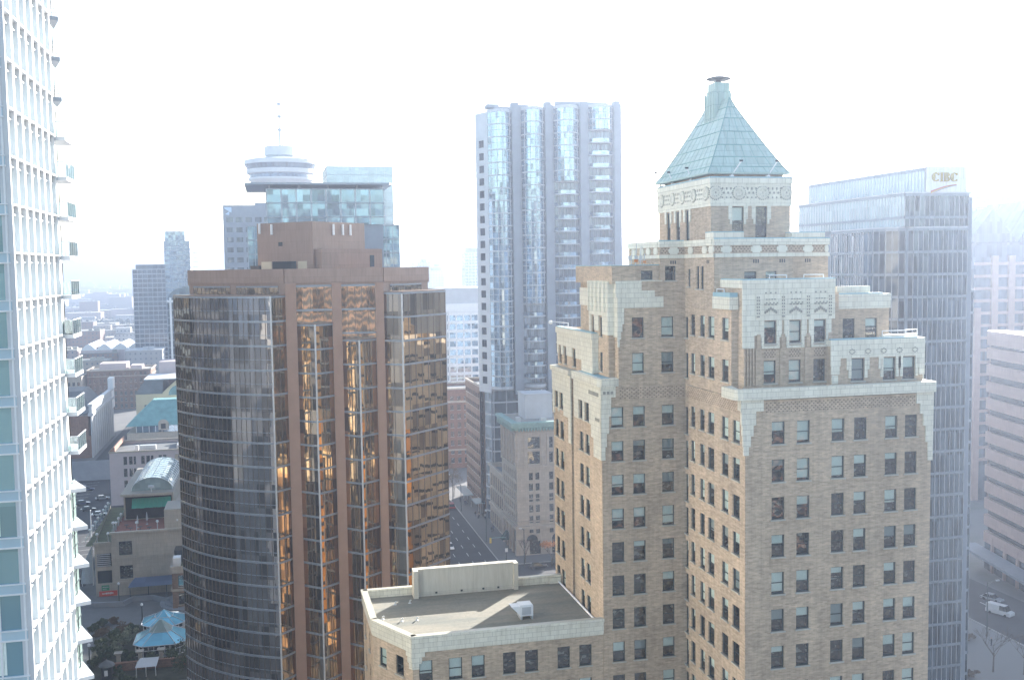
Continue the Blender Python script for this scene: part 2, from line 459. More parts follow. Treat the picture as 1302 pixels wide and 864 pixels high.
def mass(x0, x1, y0, y1, z0, z1, front=(), left=(), roof=True, right=()):
    """front holes: (x0, x1, zb, zt); left holes: (yfar, ynear, zb, zt)"""
    fh = [(a - x0, b - x0, c, d) for a, b, c, d in front]
    lh = [(y1 - a, y1 - b, c, d) for a, b, c, d in left]
    f = wb.wall((x0, y0), (x1, y0), z0, z1, fh, 0, .9, 1); WINS.extend(wins_on((x0, y0), (x1, y0), f))
    l = wb.wall((x0, y1), (x0, y0), z0, z1, lh, 0, .9, 1); WINS.extend(wins_on((x0, y1), (x0, y0), l))
    wb.wall((x1, y0), (x1, y1), z0, z1, (), 0); wb.wall((x1, y1), (x0, y1), z0, z1, (), 0)
    if roof: wb.poly([(x0 + .02, y0 + .02, z1 - .25), (x1 - .02, y0 + .02, z1 - .25), (x1 - .02, y1 - .02, z1 - .25), (x0 + .02, y1 - .02, z1 - .25)], 2)
def rowh(cols, rows, h=WH): return [(a, b, t - h, t) for t in rows for a, b in cols]

# right wing
colsR = [(45.41, 46.74), (47.99, 49.34), (51.61, 52.95), (53.97, 55.30), (57.29, 58.61), (59.43, 60.75)]
colsC = [(101.25, 100.2), (98.9, 97.75), (96.87, 95.4), (93.6, 92.15)]
colsC2 = colsC + [(91.15, 89.65)]
upC = rowh(colsC, [69.72, 65.7]) + [(102.75, 102.0, 67.2, 69.4), (102.75, 102.0, 63.0, 65.6)]
slim = [(102.9, 102.0, 60.13 - 3.583 * k - 3.1, 60.13 - 3.583 * k - .25) for k in range(9)]
mass(42.7, 62.3, 88.5, 112, 0, 62.2, rowh(colsR, ROWS[:11]), rowh(colsC2, ROWS[:10]) + slim, roof=True)
mass(42.72, 54.0, 91.5, 103, 62.25, 72.0, [], upC)                       # body behind the corner bay, holds the upper court face
# decorated bay of the right wing
mass(43.44, 52.86, 90.5, 95.3, 62.25, 73.1, rowh([(45.58, 46.84), (48.18, 49.45), (50.77, 52.04)], [69.44, 65.67], 2.15))
mass(52.2, 60.15, 92.5, 104, 62.25, 71.7, rowh([(55.05, 56.36), (57.53, 58.84)], [69.35], 1.95))
mass(52.12, 61.98, 89.5, 97, 62.25, 67.4, rowh([(54.2, 55.6), (57.62, 58.97), (59.74, 61.1)], [65.67], 2.16))

# left wing
colsL = [(34.44, 35.80), (36.84, 38.2), (40.08, 41.44)]
rowsL = ROWS[:11]
mass(33.4, 42.85, 102.8, 113.2, 0, 62.3, rowh(colsL, rowsL), rowh([(110.77, 109.4), (108.55, 107.15)], rowsL, 2.05))
mass(33.9, 42.85, 113.0, 114.2, 0, 62.3, [], rowh([(113.95, 113.3)], rowsL, 2.3), False)
mass(33.4, 42.85, 114.05, 121.6, 0, 62.4, [], rowh([(120.85, 119.45), (118.75, 117.2)], rowsL, 2.05))
mass(34.0, 42.85, 107.5, 121.55, 62.25, 67.5, [], rowh([(120.9, 120.0), (118.75, 117.75), (115.1, 113.95)], [65.38], 2.0))
mass(35.3, 42.8, 102.82, 116.1, 62.25, 73.2, rowh([(36.81, 38.11), (40.05, 41.43)], [69.45, 65.74], 2.12), [], True)
mass(34.6, 42.8, 104.0, 110.4, 62.25, 73.1, [], rowh([(109.6, 108.82), (106.9, 106.05)], [69.4, 65.65], 2.05))
mass(34.7, 39.86, 103.0, 116.0, 73.0, 74.85, [(37.9, 39.2, 73.35, 74.3)], [])
# shaft of the tower
mass(39.9, 43.2, 102.83, 112.4, 73.0, 76.9, [(40.5, 41.7, 73.25, 74.75)])
mass(42.68, 51.2, 95.35, 113, 72.0, 76.9, [(45.9, 47.2, 73.15, 74.1), (48.2, 49.4, 73.2, 74.1)], [(101.9, 101.3, 72.6, 74.4), (99.7, 99.0, 71.2 + 1.2, 74.7), (98.6, 97.9, 72.4, 74.7)])
mass(51.0, 56.0, 97.0, 112.8, 62.3, 76.88)
# lantern
mass(43.68, 52.44, 98.35, 112.7, 76.8, 83.0, [(45.98, 47.25, 77.4, 80.65), (48.56, 49.82, 77.4, 80.65)], [(110.3, 109.25, 77.3, 80.6), (107.55, 106.5, 77.3, 80.6), (104.9, 103.9, 77.3, 80.6)])
mass(44.2, 51.9, 98.9, 112.2, 82.9, 84.15)
wall_o = wb.build('wall', [MT['brick'], MT['room'], MT['roof_grey']], marine)

# ---- terracotta: cornices, crowns, drips
def slab(x0, x1, y0, y1, z0, z1, cap=True):
    tc.box(x0, x1, y0, y1, z0, z1)
    if cap: cop.box(x0 + .04, x1 - .04, y0 + .04, y1 - .04, z1, z1 + .07)
cop = MB()
def ring(x0, x1, y0, y1, z0, z1, t=.45, out=.14, mb=None, sides='flrb'):
    """parapet round a roof, butt-jointed"""
    mb = mb or tc
    if 'f' in sides: mb.box(x0 - out, x1 + out, y0 - out, y0 + t, z0, z1)
    if 'b' in sides: mb.box(x0 - out, x1 + out, y1 - t, y1 + out, z0, z1)
    if 'l' in sides: mb.box(x0 - out, x0 + t, y0 + t, y1 - t, z0, z1)
    if 'r' in sides: mb.box(x1 - t, x1 + out, y0 + t, y1 - t, z0, z1)
def front(x0, x1, z0, z1, y, o=.10, mb=None): (mb or tc).box(x0, x1, y - o, y + .02, z0, z1)
def leftf(y0, y1, z0, z1, x, o=.10, mb=None): (mb or tc).box(x - o, x + .02, y0, y1, z0, z1)

# right wing ledge with rounded corner
led = [(41.65, 91.4), (41.65, 88.75), (41.85, 88.3), (42.3, 88.05), (62.2, 88.05), (62.5, 88.3), (62.5, 112.2), (62.0, 112.2), (62.0, 89.3), (60.9, 89.3), (43.0, 89.3), (42.75, 89.6), (42.75, 91.4)]
def ledge(pl, z0, z1):
    tc.prism(pl, z0, z1)
tc.prism([(41.65, 91.4), (41.65, 88.75), (41.85, 88.3), (42.3, 88.05), (42.3, 89.2), (42.75, 91.4)], 62.3, 63.3)
tc.box(42.3, 62.5, 88.05, 88.9, 62.3, 63.3); tc.box(61.9, 62.5, 88.9, 112.2, 62.3, 63.3)
tc.box(42.3, 61.9, 88.92, 90.45, 62.2, 62.45)
# corner blocks and drips under the ledge
for a, b, c, d, e in ((42.2, 44.5, 61.2, 62.3, .16), (42.3, 43.75, 59.9, 61.2, .13), (42.4, 43.5, 58.9, 59.9, .12), (42.45, 43.25, 57.9, 58.9, .11), (42.5, 43.05, 57.1, 57.9, .10)):
    front(a, b, c, d, 88.5, e)
    leftf(88.5, 88.5 + (b - 42.7) * .7, c, d, 42.7, e)
for a, b, c, d in ((60.6, 62.45, 61.2, 62.3), (61.0, 62.44, 60.2, 61.2), (61.35, 62.43, 59.0, 60.2), (61.65, 62.42, 57.4, 59.0), (61.9, 62.41, 55.6, 57.4)):
    front(a, b, c, d, 88.5, .14)
    tc.box(62.28, b, 88.52, 89.8, c, d)
# decorated bay: crown, window surrounds, corner pilaster
Y = 90.5
ring(43.44, 52.86, Y, 95.25, 72.6, 73.35, .5, .14); cop.box(43.34, 52.96, Y - .1, Y + .4, 73.35, 73.46); cop.box(43.36, 43.8, Y + .4, 95.3, 73.35, 73.46)
front(43.34, 52.96, 69.52, 72.6, Y, .12)
front(43.34, 44.55, 66.9, 69.52, Y, .12)
for a, b in ((44.55, 45.0),): front(a, b, 68.1, 69.52, Y, .12)
for xa, xb in ((45.58, 46.84), (48.18, 49.45), (50.77, 52.04)):
    front(xa - .30, xa - .02, 67.1, 69.52, Y, .12); front(xb + .02, xb + .30, 67.1, 69.52, Y, .12)
    front(xa - .55, xa - .30, 67.9, 69.52, Y, .12); front(xb + .30, xb + .55, 67.9, 69.52, Y, .12)
    front(xa - .30, xb + .30, 66.85, 67.08, Y, .15)
    # ornament above each window: a fan of leaves, a chevron band, small beads
    xm = (xa + xb) / 2
    for k in range(-3, 4):
        x = xm + k * .19
        front(x - .075, x + .075, 70.15 + .12 * (3 - abs(k)), 70.42 + .12 * (3 - abs(k)), Y, .21, orn)
    for k in range(4):
        x = xm - .55 + k * .36
        front(x - .10, x + .10, 70.95, 71.08, Y, .22, orn); front(x + .09, x + .2, 71.1, 71.22, Y, .20, orn)
    for k in (-.5, 0, .5): front(xm + k - .06, xm + k + .06, 72.05, 72.18, Y, .2, orn)
    for k in (-.42, -.14, .14, .42): front(xm + k - .08, xm + k + .08, 71.45, 71.55, Y, .2, orn)
for xa in (44.9, 47.5, 50.1, 52.42):                                     # pilaster ornaments with beads
    front(xa - .3, xa + .3, 69.7, 72.2, Y, .17); front(xa - .2, xa + .2, 72.2, 72.45, Y, .16)
    for k in range(6):
        for s in (-.1, .1): front(xa + s - .05, xa + s + .05, 70.1 + k * .3, 70.28 + k * .3, Y, .22, orn)
    front(xa - .16, xa + .16, 69.8, 69.95, Y, .22, orn)
for xa in (44.9, 47.5, 50.1):                                            # brick piers between the windows
    wq = MB()
# fluted pier at the corner of the bay
flt = MB()
for x in (43.52, 43.82, 44.12, 44.42): flt.box(x - .07, x + .07, Y - .22, Y - .005, 63.35, 66.88)
for xa in (44.98, 47.51, 50.11, 52.45):
    flt.box(xa - .3, xa + .3, Y - .14, Y - .005, 63.35, 66.84)
    flt.box(xa - .18, xa + .18, Y - .2, Y - .13, 66.9, 68.2)
# upper recessed bay
Y = 92.5
ring(52.98, 60.15, Y, 103.9, 71.1, 71.75, .5, .14, None, 'frb'); front(52.98, 60.25, 70.3, 71.1, Y, .13)
cop.box(53.0, 59.4, Y - .1, Y + .36, 71.75, 71.86); tc.box(54.9, 58.6, Y + .9, Y + 1.4, 71.4, 72.5)
# corner bay of the court
tc.box(42.45, 43.36, 91.35, 95.3, 70.55, 71.75); cop.box(42.52, 43.32, 91.4, 95.3, 71.75, 72.15)
# low three window pavilion
Y = 89.5
ring(52.12, 61.98, Y, 97, 66.9, 67.5, .5, .14); front(52.0, 62.1, 65.75, 66.9, Y, .13)
cop.box(52.05, 61.3, Y - .08, Y + .4, 67.5, 67.62); tc.box(57.8, 61.7, Y + .5, Y + .95, 67.5, 67.78)
for a, b, c in ((52.0, 53.0, 65.0), (52.05, 52.9, 64.2), (52.1, 52.75, 63.32)): front(a, b, c, 65.76 if c == 65.0 else c + .8, Y, .13)
for xa, xb in ((54.2, 55.6), (57.62, 58.97), (59.74, 61.1)):
    for a, b, c in ((.06, .3, 63.8), (.3, .5, 64.6)):
        front(xa - b, xa - a + .04, c, 65.75, Y, .12); front(xb + a - .04, xb + b, c, 65.75, Y, .12)
front(61.5, 62.1, 63.9, 65.75, Y, .13); tc.box(61.97, 62.1, Y, Y + 1.2, 63.4, 66.9)
for k in range(5):
    x = 54.2 + k * 1.7
    for r in range(8):
        t = math.pi * r / 4; front(x + .27 * math.cos(t) - .07, x + .27 * math.cos(t) + .07, 66.35 + .22 * math.sin(t) - .05, 66.35 + .22 * math.sin(t) + .05, Y, .17, orn)

# left wing: near ledge over the left bay
X = 33.4
tc.prism([(32.95, 112.3), (32.95, 103.0), (33.3, 102.45), (34.7, 102.45), (34.7, 102.8), (35.28, 102.8), (35.28, 112.3)], 62.32, 63.15)
cop.prism([(33.6, 111.6), (33.6, 103.4), (34.5, 103.4), (34.5, 111.6)], 63.15, 63.18)
leftf(102.6, 112.6, 60.1, 62.3, X, .14); leftf(102.7, 106.9, 57.9, 60.1, X, .12); leftf(108.7, 109.3, 57.9, 60.1, X, .12); leftf(110.9, 112.5, 57.9, 60.1, X, .12)
leftf(102.7, 106.2, 56.6, 57.9, X, .12); leftf(102.7, 105.4, 54.6, 56.6, X, .11)
front(33.28, 34.9, 61.2, 62.3, 102.8, .17); front(33.28, 34.4, 59.2, 61.2, 102.8, .15); front(33.28, 34.15, 57.4, 59.2, 102.8, .14); front(33.28, 33.9, 56.0, 57.4, 102.8, .13); front(33.28, 33.75, 54.6, 56.0, 102.8, .12)
for k in range(7): leftf(103.4 + k * .5, 103.7 + k * .5, 61.2, 61.6, X, .22, orn)
for k in range(3): front(33.5 + k * .42, 33.78 + k * .42, 61.55, 61.85, 102.8, .24, orn)
for k in range(3): leftf(103.2 + k * .5, 103.5 + k * .5, 58.6, 58.9, X, .2, orn)
# far left bay
tc.box(33.0, 34.0, 113.9, 121.8, 62.4, 63.0); leftf(113.9, 121.8, 60.0, 62.4, X, .14)
leftf(113.9, 117.0, 57.4, 60.0, X, .12); leftf(118.9, 119.3, 57.6, 60.0, X, .12); leftf(121.0, 121.7, 57.2, 60.0, X, .12); leftf(113.95, 115.0, 54.5, 57.4, X, .11)
# middle tier
X = 34.0
tc.box(33.75, 35.28, 107.3, 121.7, 66.9, 67.6); leftf(107.4, 121.6, 65.5, 66.9, X, .13); cop.box(33.85, 34.5, 107.5, 121.6, 67.6, 67.68)
for a, b in ((107.4, 113.8), (115.2, 117.6), (118.9, 119.9), (121.0, 121.6)): leftf(a, b, 64.4, 65.5, X, .12)
leftf(107.4, 111.5, 63.2, 64.4, X, .11); tc.box(33.9, 34.58, 107.38, 107.52, 63.3, 66.9)
# crown of the left wing
leftf(104.0, 110.4, 69.6, 73.1, 34.6, .14); front(34.5, 35.3, 67.6, 73.1, 104.0, .14)
for a, b, c in ((104.0, 105.8, 67.6), (107.1, 108.6, 67.9), (109.8, 110.4, 67.2)): leftf(a, b, c, 69.6, 34.6, .12)
for a in (104.6, 106.0, 107.4, 108.8, 110.0): leftf(a, a + .35, 70.0, 73.25, 34.6, .32)
tc.box(34.5, 35.3, 103.95, 110.45, 73.1, 73.28)
front(35.18, 40.25, 70.45, 71.6, 102.82, .16); front(35.0, 37.85, 71.6, 73.25, 102.82, .13); front(37.85, 39.3, 71.6, 72.25, 102.82, .12); tc.box(35.1, 40.2, 102.8, 103.0, 73.2, 73.28)
leftf(110.4, 116.1, 70.4, 72.4, 35.3, .14); leftf(102.7, 104, 67.4, 73.2, 35.3, .14)
front(35.18, 35.9, 68.8, 70.45, 102.82, .13); front(35.18, 35.7, 68.0, 68.8, 102.82, .13); front(35.18, 35.55, 67.2, 68.0, 102.82, .13); front(35.18, 35.4, 66.4, 67.2, 102.82, .13)
cop.box(34.62, 39.9, 102.92, 116.05, 74.85, 74.93)
# shaft: moulding, coping, frieze of medallions
for (x0, x1, y) in ((42.6, 51.25, 95.35), (39.8, 42.6, 102.83), (51.25, 56.1, 97.0)):
    front(x0, x1, 75.55, 75.92, y, .12); tc.box(x0, x1, y - .16, y + .3, 76.72, 77.35); cop.box(x0 + .02, x1 - .02, y - .12, y + .28, 77.35, 77.45)
leftf(95.23, 102.7, 75.55, 75.92, 42.68, .12); tc.box(42.5, 42.95, 95.65, 102.65, 76.72, 77.35)
leftf(102.7, 112.4, 75.55, 75.92, 39.9, .12); tc.box(39.75, 40.2, 103.15, 112.4, 76.72, 77.35)
tc.box(42.55, 45.8, 95.25, 97.2, 77.35, 78.0); cop.box(42.55, 45.8, 95.25, 97.2, 78.0, 78.08)
tc.box(51.9, 55.6, 96.95, 98.6, 77.35, 77.95); cop.box(51.9, 55.6, 96.95, 98.6, 77.95, 78.03)
med = MB()
def medallion(p0, p1, u, z, w=.56, h=.36):
    for a, b in ((w, h * .6), (w * .72, h)): med.wbox(p0, p1, u - a, u + a, z - b, z + b, .10 + .02 * (b > .3), -.01)
for u in (1.35, 4.55, 7.35): medallion((42.6, 95.35), (51.2, 95.35), u, 76.32)
medallion((51.2, 97), (56, 97), 2.5, 76.32); medallion((51.2, 97), (56, 97), 4.6, 76.32, .2)
medallion((39.9, 102.83), (42.7, 102.83), 1.55, 76.32)
for u in (1.6, 5.2, 6.8): medallion((42.68, 102.7), (42.68, 95.35), u, 76.32, .6)
for u in (1.8, 4.4, 6.4, 8.6): medallion((39.9, 112.4), (39.9, 102.8), u, 76.32, .6)
pat = MB()
def checks(p0, p1, u0, u1, z0, n, du=.42, dz=.2):
    for r in range(n):
        k = 0; u = u0 + (du / 2 if r % 2 else 0)
        while u < u1:
            pat.wbox(p0, p1, u, u + .13, z0 + r * dz, z0 + r * dz + .09, .03, -.01); u += du
checks((42.7, 88.5), (62.3, 88.5), 2.1, 17.8, 61.05, 5)
checks((33.4, 102.8), (42.7, 102.8), 2.0, 9.2, 61.0, 6, .5)
checks((42.7, 102.8), (42.7, 88.5), .6, 13.3, 61.0, 6, .45)
for xa in (45.58, 48.18, 50.77): checks((43.44, 90.5), (52.86, 90.5), xa - 43.4, xa - 42.3, 66.0, 4, .3)
for (p0, p1, L) in (((42.6, 95.35), (51.2, 95.35), 8.5), ((51.2, 97), (56, 97), 4.7), ((39.9, 102.83), (42.7, 102.83), 2.6), ((42.68, 102.7), (42.68, 95.35), 7.2)):
    checks(p0, p1, .2, L, 76.08, 3, .36, .22)
# little grilles in the shaft
gr = MB()
for (p0, p1, u) in (((42.6, 95.35), (51.2, 95.35), 4.55), ((42.6, 95.35), (51.2, 95.35), 7.4), ((51.2, 97), (56, 97), 2.5), ((39.9, 102.83), (42.7, 102.83), 1.5), ((42.68, 102.7), (42.68, 95.35), 5.9)):
    for k in (-.24, 0, .24): gr.wbox(p0, p1, u + k - .07, u + k + .07, 74.95, 75.3, .02, -.01)
# lantern crown
ring(43.68, 52.44, 98.35, 112.7, 80.72, 83.0, .3, .12)
ring(43.68, 52.44, 98.35, 112.7, 83.0, 83.55, .6, .2)
ring(43.68, 52.44, 98.35, 112.7, 83.55, 83.68, .5, .16, cop)
for xa, xb in ((45.98, 47.25), (48.56, 49.82)):
    front(xa - .42, xa - .02, 79.4, 80.74, 98.35, .10); front(xb + .02, xb + .42, 79.4, 80.74, 98.35, .10)
    front(xa - .25, xa - .02, 78.9, 79.4, 98.35, .09); front(xb + .02, xb + .25, 78.9, 79.4, 98.35, .09)
for ya, yb in ((110.3, 109.25), (107.55, 106.5), (104.9, 103.9)):
    leftf(ya + .02, ya + .45, 79.4, 80.74, 43.68, .1); leftf(yb - .45, yb - .02, 79.4, 80.74, 43.68, .1)
def rosette(p0, p1, u, z, r):
    for k in range(14):
        t = 2 * math.pi * k / 14; med.wbox(p0, p1, u + r * math.cos(t) - .13, u + r * math.cos(t) + .13, z + r * math.sin(t) - .12, z + r * math.sin(t) + .12, .24, -.11)
    for k in range(22):
        t = 2 * math.pi * k / 22; R_ = r * 1.38; orn.wbox(p0, p1, u + R_ * math.cos(t) - .06, u + R_ * math.cos(t) + .06, z + R_ * math.sin(t) - .06, z + R_ * math.sin(t) + .06, .14, -.11)
    for k in range(10):
        t = 2 * math.pi * k / 10; orn.wbox(p0, p1, u + r * .72 * math.cos(t) - .05, u + r * .72 * math.cos(t) + .05, z + r * .72 * math.sin(t) - .05, z + r * .72 * math.sin(t) + .05, .14, -.11)
    for k in range(5):
        t = math.pi / 2 + 2 * math.pi * k / 5; med.wbox(p0, p1, u + r * .45 * math.cos(t) - .12, u + r * .45 * math.cos(t) + .12, z + r * .45 * math.sin(t) - .12, z + r * .45 * math.sin(t) + .12, .21, -.11)
F0, F1, L0, L1 = (43.68, 98.35), (52.44, 98.35), (43.68, 112.7), (43.68, 98.35)
for u in (.45, 3.0, 5.6, 8.25): rosette(F0, F1, u, 82.05, .5)
for u in (1.2, 4.4, 7.2, 10.2, 13.4): rosette(L0, L1, u, 82.05, .5)
def dentil(p0, p1, L):
    u = .2
    while u < L - .2:
        orn.wbox(p0, p1, u, u + .16, 82.35, 82.6, .15, -.11); orn.wbox(p0, p1, u + .15, u + .32, 81.95, 82.15, .15, -.11); orn.wbox(p0, p1, u, u + .14, 81.5, 81.66, .15, -.11); u += .46
dentil(F0, F1, 8.76); dentil(L0, L1, 14.35)
for p0, p1, L in ((F0, F1, 8.7), (L0, L1, 14.3)): med.wbox(p0, p1, 0, L, 82.72, 82.8, .17, -.11); med.wbox(p0, p1, 0, L, 81.2, 81.28, .17, -.11)

t_o = tc.build('terracotta_trim', MT['terra'], marine)
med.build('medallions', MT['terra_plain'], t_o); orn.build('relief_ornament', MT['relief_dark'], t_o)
cop.build('coping', MT['coping'], marine)
flt.build('fluted_pier', MT['brick'], wall_o); pat.build('brick_pattern', MT['brick_pattern'], wall_o); gr.build('grille', MT['darkmetal'], wall_o)
place_windows(marine, WINS)

# pyramid roof with a flared foot and standing seams, chimney stub, disc
pr = MB()
cx0, cx1, cy0, cy1 = 43.35, 52.25, 98.2, 112.85
ap0, ap1 = (47.75, 102.8), (47.75, 108.3); zb, zt = 84.15, 92.3
def lerp(a, b, t): return a + (b - a) * t
levels = [(0, 0), (.07, .095), (.2, .235), (.36, .40), (.54, .575), (.72, .75), (.87, .89), (1, 1)]
def hip(t):                                     # corners of the roof at a fraction of its rise
    return [(lerp(cx0, ap0[0], t), lerp(cy0, ap0[1], t)), (lerp(cx1, ap0[0], t), lerp(cy0, ap0[1], t)), (lerp(cx1, ap1[0], t), lerp(cy1, ap1[1], t)), (lerp(cx0, ap1[0], t), lerp(cy1, ap1[1], t))]
prev = None
for tz, tp in levels:
    z = lerp(zb, zt, tz); c = [(p[0], p[1], z) for p in hip(min(tp, .995))]
    if prev:
        for i in range(4): pr.poly([prev[i], prev[(i + 1) % 4], c[(i + 1) % 4], c[i]])
    prev = c
pr.poly(prev)
pr.box(cx0 - .1, cx1 + .1, cy0 - .1, cy1 + .1, zb - .2, zb - .02)
roof = pr.build('pyramid_roof', MT['copper'], marine)
seam = MB()
RINGS = []
for (ta, tb) in zip(levels[:-1], levels[1:]):
    nn = max(1, round((tb[0] - ta[0]) * 8.15 / 1.0))
    for q in range(1, nn + 1): RINGS.append((lerp(ta[0], tb[0], q / nn), lerp(ta[1], tb[1], q / nn)))
for (tz, tp) in RINGS[:-1]:
    z = lerp(zb, zt, tz); c = hip(tp)
    for i in (0, 1, 3):
        a, b = c[i], c[(i + 1) % 4]
        seam.tube((a[0], a[1], z), (b[0], b[1], z), .06, n=5)
for i in range(4):
    for (t0, t1) in zip(levels[:-1], levels[1:]):
        a = hip(t0[1])[i]; b = hip(min(t1[1], .99))[i]
        seam.tube((*a, lerp(zb, zt, t0[0])), (*b, lerp(zb, zt, t1[0])), .07, n=5)
for (a, b, nn) in ((0, 1, 7), (3, 0, 12)):
    for (t0, t1) in zip(levels[:-1], levels[1:]):
        h0, h1 = hip(t0[1]), hip(t1[1]); k = max(2, round(nn * (1 - t0[1] * .8)))
        for q in range(1, k):
            f = q / k
            seam.tube((lerp(h0[a][0], h0[b][0], f), lerp(h0[a][1], h0[b][1], f), lerp(zb, zt, t0[0]) + .01), (lerp(h1[a][0], h1[b][0], f), lerp(h1[a][1], h1[b][1], f), lerp(zb, zt, t1[0]) + .01), .028, n=4)
seam.build('standing_seams', MT['verdigris'], roof)
ch = MB()
ch.box(46.75, 48.8, 104.4, 106.7, 88.5, 93.0); ch.box(46.95, 48.6, 104.6, 106.5, 93.0, 94.2)
for x in (46.75, 47.3, 47.9, 48.4): ch.box(x, x + .25, 104.3, 104.4, 88.5, 93.3)
for y in (104.5, 105.2, 105.9, 106.5): ch.box(46.65, 46.75, y, y + .25, 88.3, 93.3)
cho = ch.build('chimney', MT['copper'], roof)
dk = MB(); dk.lathe([(.9, 94.5), (1.28, 94.62), (1.28, 94.74), (.6, 94.95)], 47.75, 105.5, 24); dk.tube((47.75, 105.5, 94.1), (47.75, 105.5, 94.55), .3)
dk.build('vent_cap', MT['darkmetal'], cho)
rr = MB()
for (x0, y0, x1, y1, z) in ((46.8, 91.8, 48.6, 91.8, 73.4), (50.3, 91.6, 52.4, 91.6, 73.4), (58.2, 90.6, 60.8, 90.6, 67.8), (61.0, 91, 62.6, 91.4, 67.8), (42.9, 93.5, 42.9, 95.2, 72.1)):
    for q in (0, 1): rr.tube((lerp(x0, x1, q), lerp(y0, y1, q), z - .6), (lerp(x0, x1, q), lerp(y0, y1, q), z + .35), .05, n=6)
    rr.tube((x0, y0, z + .35), (x1, y1, z + .35), .05, n=6); rr.tube((x0, y0, z), (x1, y1, z), .035, n=6)
rr.build('roof_railing', MT['white'], marine)
# floodlights standing on the lantern ledge
def flood(x, y, z, dx, dy, h, label):
    t = thing('floodlight', label, 'floodlight', (x, y, z), 'floodlights round the pyramid roof')
    p = MB(); p.box(x - .18, x + .18, y - .18, y + .18, z, z + .16); p.tube((x, y, z + .1), (x + dx, y + dy, z + h), .06, n=6); p.build('stand', MT['white'], t)
    l = MB(); X, Yy, Z = x + dx, y + dy, z + h
    l.frustum([(X - .13, Yy - .1), (X + .13, Yy - .1), (X + .13, Yy + .1), (X - .13, Yy + .1)], [(X - .17, Yy - .05), (X + .17, Yy - .05), (X + .17, Yy + .18), (X - .17, Yy + .18)], Z - .06, Z + .12); l.build('lamp_head', MT['darkmetal'], t)
flood(45.9, 98.3, 83.68, .75, -.7, 1.5, 'floodlight leaning out at the left of the pyramid roof front')
flood(49.9, 98.3, 83.68, .7, -.7, 1.5, 'floodlight leaning out at the right of the pyramid roof front')
flood(43.75, 112.2, 83.68, -.55, .2, 1.6, 'floodlight at the far left corner of the pyramid roof')
flood(43.75, 108.5, 83.68, -.5, .1, 1.3, 'floodlight on the left edge of the pyramid roof near its far corner')
flood(43.75, 103.4, 83.68, -.5, .1, 1.3, 'floodlight on the left edge of the pyramid roof near its front corner')
# small dish and aerials on the left wing's roof
t = thing('rooftop_antenna', 'cluster of aerials and orange kit on the brick parapet of the left wing', 'antenna', (37.5, 103.6, 74.9))
a = MB()
for x, h in ((37.0, 1.5), (37.5, 2.4), (38.0, 1.9), (38.4, 1.2)): a.tube((x, 103.6, 74.7), (x + .15, 103.6, 74.9 + h), .05, n=6)
for x in (36.9, 37.6, 38.1): a.box(x - .16, x + .16, 103.5, 103.7, 75.4, 75.9)
a.build('mast', MT['metal'], t)
a = MB(); a.box(37.3, 37.7, 103.35, 103.48, 75.2, 75.5); a.box(38.3, 38.6, 103.35, 103.48, 75.1, 75.35); a.build('orange_box', mat_plain('orange plastic', (.6, .22, .06), .6), t)
t = thing('surveillance_camera', 'small white camera on a bracket over the middle terrace of the left wing', 'camera', (33.9, 118.5, 67.7))
a = MB(); a.tube((34.0, 117.0, 67.6), (34.0, 117.0, 68.3), .05, n=6); a.tube((34.0, 117.0, 68.25), (32.6, 119.2, 68.35), .05, n=6); a.build('bracket', MT['white'], t)
a = MB(); a.lathe([(.05, 68.0), (.22, 68.12), (.22, 68.4), (.1, 68.5)], 32.5, 119.3, 10); a.build('camera_body', MT['white'], t)

# ================================================================== low annex with flat roof
annex = thing('brick_annex', 'low buff brick wing with a white parapet round its flat roof', 'building', (20, 110, 0))
AP = [(9.7, 109.2), (13.1, 102.85), (33.38, 102.85), (33.38, 119.5), (9.6, 119.7)]
ab = MB(); AW = []
ah = [(13.74, 15.12), (16.8, 18.2), (19.17, 20.56), (22.49, 23.86), (24.84, 26.24), (28.35, 29.71), (30.73, 32.1)]
AR = [35.1 - 3.58 * k for k in range(5)]
h = ab.wall(AP[1], AP[2], 0, 36.6, [(a - 13.1, b - 13.1, t - 2.25, t) for t in AR for a, b in ah], 0, .9, 1); AW += wins_on(AP[1], AP[2], h)
h = ab.wall(AP[0], AP[1], 0, 36.6, [(a, b, t - 2.0, t) for t in AR for a, b in ((1.25, 2.5), (4.25, 5.6))], 0, .9, 1); AW += wins_on(AP[0], AP[1], h)
h = ab.wall(AP[4], AP[0], 0, 36.6, [(a, b, t - 2.0, t) for t in AR for a, b in ((2, 3.3), (6.5, 7.8))], 0, .9, 1); AW += wins_on(AP[4], AP[0], h)
ab.wall(AP[3], AP[4], 0, 36.6)
awo = ab.build('wall', [MT['brick'], MT['room']], annex)
place_windows(annex, AW)
r = MB(); r.poly([(x, y, 36.78) for x, y in AP])
ro = r.build('roof', mat_roof('weathered roof membrane', (.235, .22, .178), (.165, .172, .15)), annex)
pp = MB()
for a, b in ((AP[0], AP[1]), (AP[4], AP[0]), (AP[1], AP[2])):
    L = math.hypot(b[0] - a[0], b[1] - a[1]); pp.wbox(a, b, -.05, L + .02, 36.2, 37.4, .14, .42); pp.wbox(a, b, -.12, L + .08, 37.4, 37.76, .24, .5)
    pp.wbox(a, b, 0, L, 36.0, 36.18, .07, .1)
a, b = AP[3], AP[4]; L = math.hypot(b[0] - a[0], b[1] - a[1]); pp.wbox(a, b, 5.9, 18.2, 36.2, 36.9, .1, .42)
for u0, u1 in ((-.0, 5.8), (17.7, L)): pp.wbox(a, b, u0, u1, 36.2, 37.55, .1, .42); pp.wbox(a, b, u0, u1, 37.55, 37.76, .2, .5)
